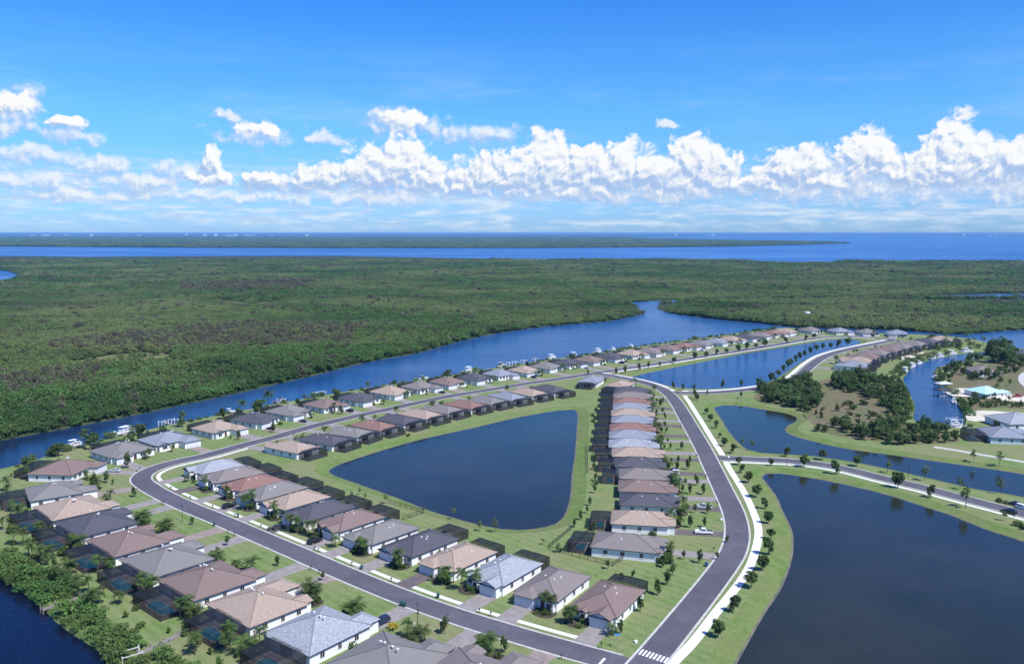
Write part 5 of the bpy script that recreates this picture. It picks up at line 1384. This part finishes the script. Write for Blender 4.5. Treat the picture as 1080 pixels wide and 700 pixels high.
def car_meshes(kind):
    mb = MB(); gl = MB()
    if kind == 'sedan': L, Wd, prof = 4.7, 0.9, [(-2.3, .32), (-2.32, .75), (-2.1, .92), (-1.3, 1.0), (0.95, .98), (2.1, .80), (2.32, .6), (2.3, .32)]; cab = [(-1.75, .97), (-0.95, 1.40), (0.25, 1.42), (1.15, .96)]
    elif kind == 'suv': L, Wd, prof = 4.8, 0.95, [(-2.35, .38), (-2.38, .95), (-2.3, 1.1), (0.9, 1.1), (2.1, .98), (2.36, .75), (2.36, .38)]; cab = [(-2.25, 1.08), (-2.0, 1.72), (0.1, 1.74), (1.05, 1.08)]
    else: L, Wd, prof = 5.7, 0.98, [(-2.8, .5), (-2.82, 1.08), (-0.5, 1.12), (1.2, 1.12), (2.5, 1.05), (2.8, .9), (2.8, .45)]; cab = [(-0.75, 1.1), (-0.55, 1.80), (0.75, 1.82), (1.45, 1.1)]
    def prism(b, pr, w0, w1, m):
        zs = [p[1] for p in pr]; z0, z1 = min(zs), max(zs)
        wv = [w0 + (w1 - w0) * (p[1] - z0) / (z1 - z0) for p in pr]
        l = [(p[0], w, p[1]) for p, w in zip(pr, wv)]; r_ = [(p[0], -w, p[1]) for p, w in zip(pr, wv)]
        b.face(list(reversed(l)), m); b.face(r_, m)
        for i in range(len(pr)):
            j = (i + 1) % len(pr); b.face([l[i], l[j], r_[j], r_[i]], m)
    def body(m):
        b = MB(); prism(b, prof, Wd, Wd * 0.93, m); prism(b, cab, Wd * 0.9, Wd * 0.72, m)
        if kind == 'pickup': b.box(-2.75, -0.85, -0.78, 0.78, 1.121, 1.13, 'trim_dark')
        return b.mesh('body')
    c = [(p[0] * 0.985 + (0.03 if i < 2 else 0.015), p[1]) for i, p in enumerate(cab)]
    z0, z1 = cab[0][1] + 0.08, cab[1][1] - 0.10
    def lerp(a, b, z): t_ = (z - a[1]) / (b[1] - a[1]); return a[0] + (b[0] - a[0]) * t_
    wz = lambda z: Wd * (0.9 - 0.18 * (z - cab[0][1]) / (cab[1][1] - cab[0][1])) + 0.012
    for sg in (1, -1):
        f = [(lerp(cab[0], cab[1], z0) + .12, sg * wz(z0), z0), (lerp(cab[3], cab[2], z0) - .15, sg * wz(z0), z0), (lerp(cab[3], cab[2], z1) - .12, sg * wz(z1), z1), (lerp(cab[0], cab[1], z1) + .1, sg * wz(z1), z1)]
        gl.face(f if sg < 0 else f[::-1], 'glass_dark')
    for a, b, o in ((cab[3], cab[2], 0.012), (cab[0], cab[1], -0.012)):
        f = [(lerp(a, b, z0) + o, -wz(z0) + .1, z0), (lerp(a, b, z0) + o, wz(z0) - .1, z0), (lerp(a, b, z1) + o, wz(z1) - .1, z1), (lerp(a, b, z1) + o, -wz(z1) + .1, z1)]
        gl.face(f if o > 0 else f[::-1], 'glass_dark')
    return L, Wd, body, gl.mesh('windows')


CARS = {k: car_meshes(k) for k in ('sedan', 'suv', 'pickup')}
WH = MB().tube([(0, -0.11, 0), (0, 0.11, 0)], 0.33, 'tyre', 14).mesh('wheel'); RIM = MB().tube([(0, -0.118, 0), (0, 0.118, 0)], 0.19, 'rim', 10).mesh('rim')
LAMP = MB().box(-0.02, 0.02, -0.16, 0.16, -0.06, 0.06, 'vent_white').mesh('headlight')


def car(px, kind, colour, label, ang, z=0.066):
    L, Wd, body, glass = CARS[kind]; p = G(*px)
    o = thing('parked_car', label, {'sedan': 'car', 'suv': 'car', 'pickup': 'pickup'}[kind], (p[0], p[1], z), ang)
    link('body', cached(('car', kind, colour), lambda: body('car_' + colour)), o); link('windows', glass, o)
    hx = 2.3 if kind != 'pickup' else 2.79
    for sx in (-1, 1):
        for sy in (-1, 1):
            w = link('wheel', WH, o, (sx * L * 0.3, sy * (Wd - 0.1), 0.33)); link('rim', RIM, w)
    for sy in (-1, 1): link('headlight', LAMP, o, (hx + 0.02, sy * 0.6, 0.68 if kind == 'sedan' else 0.85))
    return o


def hang(ref):
    for h in HOUSES:
        if h['ref'].startswith(ref): return h
    raise KeyError(ref)


def hcar(ref, out, side, kind, colour, label):
    """a car on the drive of a house, `out` metres in front of its garage door"""
    h = hang(ref); p = loc2w(h, h['gx'] + side, h['gy'] + out); L = None
    o = car((0, 650), kind, colour, label, h['ang'] + math.pi); o.location = (p[0], p[1], 0.066); return o


hcar('the fourth house from the front of the column', 8.5, 0, 'sedan', 'white', 'white car on a drive halfway up the house column') if False else None
hcar('the second house from the front of the column', 9.5, 0.2, 'pickup', 'white', 'white pickup truck nearest the front on the house column drives')
hcar('the third house from the front of the column', 9.0, 0.0, 'pickup', 'silver', 'silver pickup truck on the second drive up the house column')
hcar('the fifth house from the front of the column', 3.6, 0.8, 'sedan', 'white', 'white saloon close to its house on the column')
hcar('the sixth house from the front of the column', 3.4, 1.2, 'suv', 'white', 'white car beside a dark blue car on the column')
hcar('the sixth house from the front of the column', 3.4, -1.2, 'suv', 'dark_blue', 'dark blue car beside a white car on the column')
hcar('the seventh house from the corner', 4.5, 1.0, 'suv', 'black', 'black car before the brown roof house in the pond row')
hcar('the eighth house from the corner', 3.4, -0.4, 'sedan', 'dark_grey', 'dark grey car before the dark roof house in the pond row')
hcar('the tenth house from the corner', 4.0, 0.6, 'suv', 'black', 'black car before the far grey roof house in the pond row')
hcar('the third house from the bottom', 3.0, 0.8, 'suv', 'dark_blue', 'dark car beside the yellow bush and mottled silver roof')
hcar('the eleventh house from the bottom', 5.0, -0.5, 'sedan', 'silver', 'silver saloon on the drive at the outer road bend')
for k, (n, c, lab) in enumerate([('third', 'dark_blue', 'dark blue car before the third canal row house'), ('fourth', 'black', 'black car before the fourth canal row house'), ('seventh', 'black', 'black car before the seventh canal row house'), ('eleventh', 'dark_grey', 'dark grey car before the eleventh canal row house'),
                                 ('thirteenth', 'silver', 'silver car before the thirteenth canal row house'), ('fifteenth', 'black', 'black car before the fifteenth canal row house'), ('second', 'black', 'black car before the second canal row house'), ('nineteenth', 'white', 'white car before the nineteenth canal row house')]):
    hcar('the %s house from the left along' % n, 3.6, 0.7, 'suv' if k % 2 else 'sedan', c, lab)
aS3 = math.atan2(RS3[-1][1] - RS3[-30][1], RS3[-1][0] - RS3[-30][0])
car((1064, 541), 'suv', 'black', 'black car driving left on the right hand road', aS3 + math.pi, 0.05)
car((1072, 533), 'sedan', 'dark_grey', 'dark car behind the planted median of the right hand road', aS3, 0.05)
car((1079, 537), 'suv', 'white', 'white car at the right end of the side road', aS3, 0.05)
car((1073, 418.5), 'pickup', 'red', 'red truck on the sandy drive beside the turquoise roof', 0.15, 0.05)

# ------------------------------------------------------------ boats, docks, lifts


def hull(L, Wd, H, m):
    mb = MB(); n = 9; ring = []
    for i in range(n):
        t_ = i / (n - 1); x = -L / 2 + L * t_; w = Wd / 2 * (1 if t_ < 0.5 else max(0.02, 1 - ((t_ - 0.5) / 0.5) ** 2.2)); hh = H * (0.85 + 0.3 * t_ ** 2); k = 0.25 * max(0, t_ - 0.6)
        ring.append([(x, w, hh), (x + 0, w * 0.8, 0.15 + k * H), (x, 0, -0.15 + k * H * 2), (x, -w * 0.8, 0.15 + k * H), (x, -w, hh)])
    for i in range(n - 1):
        for j in range(4): mb.face([ring[i][j], ring[i + 1][j], ring[i + 1][j + 1], ring[i][j + 1]][::-1], m)
    mb.face(ring[0], m)
    for i in range(n - 1):
        a, b = ring[i], ring[i + 1]; mb.face([(a[0][0], a[0][1], a[0][2] - 0.12), (a[4][0], a[4][1], a[4][2] - 0.12), (b[4][0], b[4][1], b[4][2] - 0.12), (b[0][0], b[0][1], b[0][2] - 0.12)], 'vent_white')
    return mb.mesh('hull')


def boat(p, ang, label, L=8.0, kind='open', m='gelcoat', top='gelcoat', z=-1.0):
    o = thing('moored_boat', label, 'boat', (p[0], p[1], z), ang); Wd = L * 0.31; H = L * 0.13 + 0.1
    link('hull', cached(('hull', L, m), lambda: hull(L, Wd, H, m)), o)
    if kind == 'cabin':
        c = MB(); c.box(-L * .28, L * .2, -Wd * .38, Wd * .38, H * 0.9, H + 1.1, 'gelcoat'); c.face([(L * .2, -Wd * .38, H), (L * .34, -Wd * .2, H), (L * .34, Wd * .2, H), (L * .2, Wd * .38, H)], 'gelcoat'); c.face([(L * .2, -Wd * .38, H + 1.1), (L * .34, -Wd * .2, H), (L * .34, Wd * .2, H), (L * .2, Wd * .38, H + 1.1)], 'gelcoat')
        link('cabin', c.mesh('cabin'), o)
        link('cabin_window', MB().box(-L * .2, L * .15, -Wd * .385, Wd * .385, H + 0.45, H + 0.85, 'glass_dark').mesh('cabin_window'), o)
        link('hardtop', MB().box(-L * .3, L * .1, -Wd * .4, Wd * .4, H + 2.15, H + 2.27, top).mesh('hardtop'), o)
    else:
        link('console', MB().box(-L * .08, L * .06, -0.55, 0.55, H * 0.7, H + 0.75, 'gelcoat').mesh('console'), o)
        link('canopy', MB().box(-L * .2, L * .12, -Wd * .36, Wd * .36, H + 1.45, H + 1.55, top).mesh('canopy'), o)
    ps = MB()
    for sx in (-.18, .1):
        for sy in (-.33, .33): ps.bar((L * sx, Wd * sy, H * 0.7), (L * sx, Wd * sy, H + (2.16 if kind == 'cabin' else 1.46)), 0.05, 'rim')
    link('canopy_frame', ps.mesh('canopy_frame'), o)
    link('outboard', MB().box(-L / 2 - 0.55, -L / 2 + 0.02, -0.28, 0.28, H * 0.3, H + 0.55, 'trim_dark').mesh('outboard'), o)
    return o


def lift(p, ang, label, h=2.2, w=3.2, l=4.2):
    o = thing('boat_lift', label, 'boat lift', (p[0], p[1], -1.0), ang)
    pst = cached(('lp', h), lambda: MB().tube([(0, 0, -0.6), (0, 0, 1 + h)], 0.17, 'pile_white', 8).mesh('piling'))
    for sx in (-1, 1):
        for sy in (-1, 1): link('piling', pst, o, (sx * l / 2, sy * w / 2, 0))
    for sy in (-1, 1): link('beam', cached(('lb', h, l), lambda: MB().box(-l / 2, l / 2, -0.07, 0.07, h + 0.55, h + 0.70, 'pile_white').mesh('beam')), o, (0, sy * w / 2, 0))
    return o


def dock(a, b, w, label, m='wood_grey', z=0.0):
    a = np.array(a); b = np.array(b); L = float(np.linalg.norm(b - a)); d = (b - a) / L
    o = thing('dock', label, 'dock', (a[0], a[1], 0), math.atan2(d[1], d[0]))
    mb = MB(); n = int(L / 0.32)
    for i in range(n): mb.box(i * L / n, (i + 0.86) * L / n, -w / 2, w / 2, z, z + 0.06, m)
    for sy in (-1, 1): mb.box(0, L, sy * w / 2 - 0.06, sy * w / 2 + 0.06, z - 0.18, z - 0.004, m)
    link('deck', mb.mesh('deck'), o)
    ps = cached(('dp', m), lambda: MB().tube([(0, 0, -2), (0, 0, 0.9)], 0.14, m, 7).mesh('piling'))
    k = max(2, int(L / 3.2) + 1)
    for i in range(k):
        for sy in (-1, 1): link('piling', ps, o, (L * i / (k - 1), sy * (w / 2 + 0.15), 0))
    return o


Z1 = -1.0
dock(G(106, 622.5), G(44, 642.5, 0), 1.3, 'narrow grey dock crossing the mangrove bank to the lower canal')
dock(G(204, 662), G(147, 690, 0), 1.5, 'long grey boardwalk running down to the lower canal', z=0.25)
lift(G(138, 694, -0.2), 0.65, 'white boat lift at the end of the long boardwalk', 1.6)
dock(G(20, 556.5), G(-30, 565, 0), 1.2, 'short grey dock at the left edge by the lower canal')


def shore_pt(px):                             # nearest shoreline point and the direction out over the water
    p = G(px[0], px[1], Z1); _, q, d = dist_line(p, south_shore + [south_shore[-1]]); return q, d


def bx(px, fr, dz=0, **k): return G(px[0], px[1], Z1 + dz)


dirc = lambda px: math.atan2(shore_pt(px)[1][1], shore_pt(px)[1][0])
BO = [((72, 470.5), 8.5, 'cabin', 'gelcoat', 'white motor boat with a hardtop on the lower left of the blue canal'), ((131, 457), 12.0, 'cabin', 'gelcoat', 'large white cabin cruiser moored behind the grey roof house'), ((119, 460.5), 7.0, 'open', 'gelcoat', 'small white boat beside the large cabin cruiser'),
      ((243, 436), 7.0, 'open', 'gelcoat', 'small white boat behind the first tan roof house'), ((297, 425), 8.0, 'open', 'boat_blue', 'dark blue boat with a dark canopy on the blue canal'), ((493, 392), 12.0, 'cabin', 'gelcoat', 'white cabin cruiser behind the eighth canal row house'), ((446, 400), 8.0, 'open', 'gelcoat', 'white open boat behind the seventh canal row house'),
      ((528.6, 387), 9.0, 'cabin', 'gelcoat', 'white boat behind the blue grey canal row house'), ((588.6, 380), 12.0, 'cabin', 'gelcoat', 'white yacht midway along the blue canal'), ((608.6, 376.6), 10.0, 'cabin', 'gelcoat', 'white motor boat next to the midway yacht'), ((633, 372.6), 12.0, 'cabin', 'gelcoat', 'white cruiser right of the midway motor boat'),
      ((651.5, 370.5), 10.0, 'open', 'gelcoat', 'white open boat right of the midway cruiser'), ((671, 367.4), 10.0, 'open', 'gelcoat', 'farthest white open boat along the blue canal')]
for px, L, kd, m, lab in BO:
    q, d = shore_pt(px); n = np.array((-d[1], d[0])); 
    c = q + n * (L * 0.17 + 2.2)
    boat(c, math.atan2(d[1], d[0]) + (0.25 if L > 9 else 0), lab, L, kd, m, 'canvas_dark' if m == 'boat_blue' else 'gelcoat', -0.9)
for i, px in enumerate([(72, 470.5), (175, 450), (186, 448), (297, 425), (333, 418), (338, 417), (545, 385), (538, 386), (553, 383.6), (566, 381.8)]):
    q, d = shore_pt(px); n = np.array((-d[1], d[0])); c = q + n * 3.6
    lift(c, math.atan2(d[1], d[0]), 'white posted boat lift, %s from the left along the blue canal' % ORD[i + 1], 1.9, 2.8, 3.6)
for i, px in enumerate([(66, 472), (125, 458.5), (180, 449), (240, 437), (293, 426), (335, 417.5), (440, 401), (488, 393.5), (532, 387), (585, 380.5), (605, 377.5), (630, 374), (668, 368)]):
    q, d = shore_pt(px); n = np.array((-d[1], d[0]))
    dock(q - n * 2.0, q + n * 6.5, 1.6, 'grey timber dock, %s from the left along the blue canal' % ORD[i + 1])
# inner boat canal
for px, L, kd, ang, lab in [((952, 392), 12, 'cabin', 1.1, 'white cabin boat nearest the overgrown lot on the boat canal'), ((959.5, 387), 11, 'cabin', 0.7, 'second white boat above the overgrown lot on the boat canal'), ((980, 378), 10, 'open', 0.5, 'white open boat at the middle of the boat canal bank'),
                            ((1001, 373.5), 12, 'cabin', 0.4, 'white boat near the point on the boat canal'), ((1017, 371.6), 13, 'cabin', 0.3, 'last white boat below the palms of the canal point')]:
    boat(G(px[0] + 2.5, px[1] + 0.6, Z1), ang, lab, L, kd)
for px, L, kd, ang, lab in [((967, 383.4), 9, 'open', 0.6, 'white open boat between the cabin boats on the boat canal'), ((989, 376.3), 9, 'cabin', 0.45, 'white cabin boat left of the point on the boat canal'), ((1027, 377.5), 9, 'open', 0.4, 'white boat by the dark trees on the far canal bank'), ((989, 399), 8, 'open', 1.5, 'white boat on the far canal bank below the dark trees'), ((1009, 424), 8, 'open', 1.2, 'white boat by the dry lot on the boat canal')]:
    boat(G(px[0] + (2.5 if px[0] < 1000 and px[1] < 390 else -3), px[1] + 0.6, Z1), ang, lab, L, kd)
boat(G(1007, 449.5, Z1), 0.1, 'white boat moored beside the pale blue house', 8.5, 'cabin'); lift(G(1006, 449.3, Z1), 0.1, 'white boat lift holding the boat beside the pale blue house', 3.2, 4.2, 6)
dock(G(1021, 449), G(1009, 450.5, 0), 2.0, 'pale dock at the end of the boat canal', 'pile_white')
dock(G(1008, 418), G(997, 413, 0), 2.4, 'pale dock before the turquoise roofed house', 'pile_white')
for (px, m, lab) in [((994.5, 411), 'metal_pale', 'pale roofed boathouse before the turquoise roofed house'), ((994.5, 418), 'trim_dark', 'dark covered boat shelter below the pale roofed boathouse')]:
    p = G(px[0], px[1], Z1); o = thing('boathouse', lab, 'boathouse', (p[0], p[1], -1), 0.25)
    rm = MB(); hip(rm, -4.6, 4.6, -2.8, 2.8, 4.2, m, False, m); link('roof', rm.mesh('roof'), o)
    for sx in (-1, 0, 1):
        for sy in (-1, 1): link('post', cached('bp', lambda: MB().tube([(0, 0, -0.8), (0, 0, 4.1)], 0.16, 'wood_grey', 6).mesh('post')), o, (sx * 4.1, sy * 2.4, 0))
    boat((p[0], p[1]), 0.25, 'white boat kept under the ' + ('pale roofed boathouse' if m == 'metal_pale' else 'dark boat shelter'), 7.0, 'open')

# ------------------------------------------------------------ street furniture
POLE = MB().tube([(0, 0, 0), (0, 0, 0.5), (0, 0, 5.2)], [0.16, 0.09, 0.06], 'metal_dark', 8).mesh('pole')
LHEAD = MB().box(-0.16, 0.16, -0.16, 0.16, 5.15, 5.3, 'metal_dark').tube([(0, 0, 5.3), (0, 0, 5.62), (0, 0, 5.8)], [0.17, 0.26, 0.05], 'metal_dark', 8).mesh('lamp_head')
for px, lab in [((440.6, 658), 'dark street lamp on the lawn beside the lower street'), ((192.5, 549.7), 'dark street lamp left of the lower street near the bend'), ((829.6, 490.6), 'dark street lamp at the start of the side road'), ((958, 503), 'dark street lamp on the bank beside the side road'), ((618.6, 640), 'x'), ((718, 452), 'dark street lamp on the verge of the main road'), ((1070, 545), 'dark street lamp at the right end of the side road')]:
    if lab == 'x': continue
    p = G(*px); o = thing('street_lamp', lab, 'street lamp', (p[0], p[1], 0)); link('pole', POLE, o); link('lamp_head', LHEAD, o)
MPOST = MB().box(-0.06, 0.06, -0.06, 0.06, 0, 1.0, 'metal_dark').mesh('post'); MBOX = MB().box(-0.26, 0.26, -0.14, 0.14, 0.95, 1.2, 'metal_dark').tube([(-0.26, 0, 1.2), (0.26, 0, 1.2)], 0.14, 'metal_dark', 10).mesh('box')
n_mb = 0
for h in HOUSES:
    if h['near'] and 'drive' in h and math.hypot(*h['c']) < 380:
        m = 1 if h['gx'] > 0 else -1; p = loc2w(h, h['gx'] + m * 4.3 / h['sx'], h['gy'] + (h['drive'] - 0.5) / h['sy'])
        if dist_line(p, RS1)[0] < HW + 0.7 or dist_line(p, RM)[0] < HW + 0.7: continue
        o = thing('mailbox', 'dark mailbox of ' + h['ref'], 'mailbox', (p[0], p[1], 0), h['ang']); link('post', MPOST, o); link('box', MBOX, o)
BODY = {}
for c in ('bin_green', 'bin_blue'):
    b = MB()
    b.face([(-.26, -.3, 0), (-.26, .3, 0), (.26, .3, 0), (.26, -.3, 0)], c)
    lo = [(-.26, -.3), (.26, -.3), (.26, .3), (-.26, .3)]; hi_ = [(-.33, -.38), (.33, -.38), (.33, .38), (-.33, .38)]
    for i in range(4):
        j = (i + 1) % 4; b.face([(*lo[i], 0.06), (*lo[j], 0.06), (*hi_[j], 1.02), (*hi_[i], 1.02)], c)
    BODY[c] = (b.mesh('body'), MB().box(-.36, .36, -.41, .41, 1.02, 1.10, c).mesh('lid'))
for px, c, lab in [((381.4, 600.2), 'bin_green', 'dark green wheelie bin on the upper kerb of the lower street'), ((462, 630), 'bin_green', 'dark green wheelie bin before the tan roof house of the pond row'), ((423.4, 638.6), 'bin_green', 'left one of two green wheelie bins beside the lower street'), ((427, 639.6), 'bin_green', 'right one of two green wheelie bins beside the lower street'), ((745, 597), 'bin_blue', 'blue bin at the end of the nearest drive off the main road'),
                    ((251, 545), 'bin_green', 'dark bin at the kerb before the grey pond row house'), ((283.7, 559.5), 'bin_green', 'dark bin at the kerb before the tan pond row house'), ((226, 554), 'bin_green', 'dark bin on the lower kerb near the road bend')]:
    p = G(*px); o = thing('wheelie_bin', lab, 'bin', (p[0], p[1], 0.08), 0.4); link('body', BODY[c][0], o); link('lid', BODY[c][1], o)
    for sy in (-1, 1): link('wheel', cached('bw', lambda: MB().tube([(0, -.04, 0), (0, .04, 0)], 0.12, 'tyre', 10).mesh('wheel')), o, (-0.3, sy * .3, 0.12))
p = G(651, 683); o = thing('street_sign', 'blue street name sign on a post at the street corner', 'sign', (p[0], p[1], 0), 0)
link('post', MB().tube([(0, 0, 0), (0, 0, 3.1)], 0.05, 'rim', 8).mesh('post'), o)
link('blade', MB().box(-0.75, 0.75, -0.02, 0.02, 3.12, 3.50, 'sign_blue').mesh('blade'), o); link('blade', MB().box(-0.02, 0.02, -0.7, 0.7, 2.74, 3.08, 'sign_blue').mesh('blade'), o)
for px, lab in [((670.5, 677), 'low white utility box on the corner lawn by the crosswalk'), ((436, 658.5), 'low pale utility box beside the street lamp'), ((760.5, 548), 'low pale utility box by the bend of the main road')]:
    p = G(*px); o = thing('utility_box', lab, 'utility box', (p[0], p[1], 0), 0.5, None, None, 0.62)
    link('cabinet', cached('ucab', lambda: MB().box(-0.6, 0.6, -0.45, 0.45, 0.08, 0.7, 'vent_white').mesh('cabinet')), o); link('lid', cached('ulid', lambda: MB().box(-0.66, 0.66, -0.5, 0.5, 0.7, 0.78, 'vent_white').mesh('lid')), o); link('base', cached('ubase', lambda: MB().box(-0.7, 0.7, -0.55, 0.55, 0, 0.08, 'kerb_concrete').mesh('base')), o)


def fence(pix, label, h=1.35):
    pts = [np.array(G(*q)) for q in pix]; o = thing('metal_fence', label, 'fence', (pts[0][0], pts[0][1], 0)); b = pts[0]
    mb = MB(); pm = cached('fpost', lambda: MB().box(-.05, .05, -.05, .05, 0, 1.5, 'metal_dark').mesh('post'))
    for a, c in zip(pts[:-1], pts[1:]):
        L = float(np.linalg.norm(c - a)); d = (c - a) / L; a0 = a - b
        for z in (0.15, h - 0.18, h):
            mb.bar((a0[0], a0[1], z), (a0[0] + d[0] * L, a0[1] + d[1] * L, z), 0.035, 'metal_dark')
        k = int(L / 0.30)
        for i in range(k): q = a0 + d * (i + .5) * L / k; mb.bar((q[0], q[1], 0.05), (q[0], q[1], h), 0.022, 'metal_dark')
        n = max(1, int(L / 2.6))
        for i in range(n + 1): q = a0 + d * L * i / n; link('post', pm, o, (q[0], q[1], 0), math.atan2(d[1], d[0]))
    link('panel', mb.mesh('panel'), o)


fence([(578.6, 578), (605, 556)], 'dark metal fence slanting along the pond bank corner'); fence([(579, 579.5), (646, 597), (659, 588.5)], 'dark metal fence between the corner house and the house column')
fence([(410, 530.5), (447, 541), (425, 548)], 'dark metal fence on the lower pond bank behind the pond row'); fence([(619, 470), (620, 499)], 'dark metal fence along the right pond bank'); fence([(600, 583), (628, 553)], 'dark metal fence behind the first houses of the column')

# ------------------------------------------------------------ far things
r9 = random.Random(4)
DB = [MB().box(-w / 2, w / 2, -d / 2, d / 2, 0, h, 'wall_white', 'vent_white').mesh('distant_building') for (w, d, h) in ((26, 18, 7), (40, 22, 8), (20, 18, 6), (45, 22, 14), (26, 20, 24))]
for i in range(240):
    if i < 160: x, y = r9.uniform(-20, 650), r9.choice((254.2, 254.8, 255.5, 253.2, 252.0, 250.6))
    elif i < 185: x, y = r9.uniform(20, 330), r9.uniform(248.5, 249.6)
    else: x, y = r9.uniform(700, 1090), r9.uniform(248.8, 249.3)
    p = G(x, y); k = r9.randrange(3) if i < 160 else r9.choice((1, 3, 3, 4)); s = r9.uniform(0.9, 1.7) if i < 160 else 2.6
    if not inside(np.array([p]), far_shore)[0]: continue
    thing('distant_building', 'tiny white building on the wooded far shore', 'building', (p[0], p[1], -0.3), r9.uniform(-.3, .3), 'white buildings along the far shore', DB[k], s)
p = G(851, 333); thing('distant_building', 'lone small white building in the wood across the canal', 'building', (p[0], p[1], 0), 0.2, None, DB[2], (0.26, 0.26, 0.8))

# ------------------------------------------------------------ haze
mh = bpy.data.materials.new('haze'); mh.use_nodes = True; t = NT(mh.node_tree); t.n.clear()
pv = t.new('ShaderNodeVolumePrincipled'); pv.inputs['Density'].default_value = 4.4e-5; pv.inputs['Color'].default_value = (0.24, 0.54, 0.95, 1); pv.inputs['Anisotropy'].default_value = 0.0
ou = t.new('ShaderNodeOutputMaterial'); t.l.new(pv.outputs[0], ou.inputs['Volume']); MAT['haze'] = mh
struct('haze', MB().box(-95000, 95000, -700, 115000, -4, 98, 'haze').mesh('haze'), 'stuff')
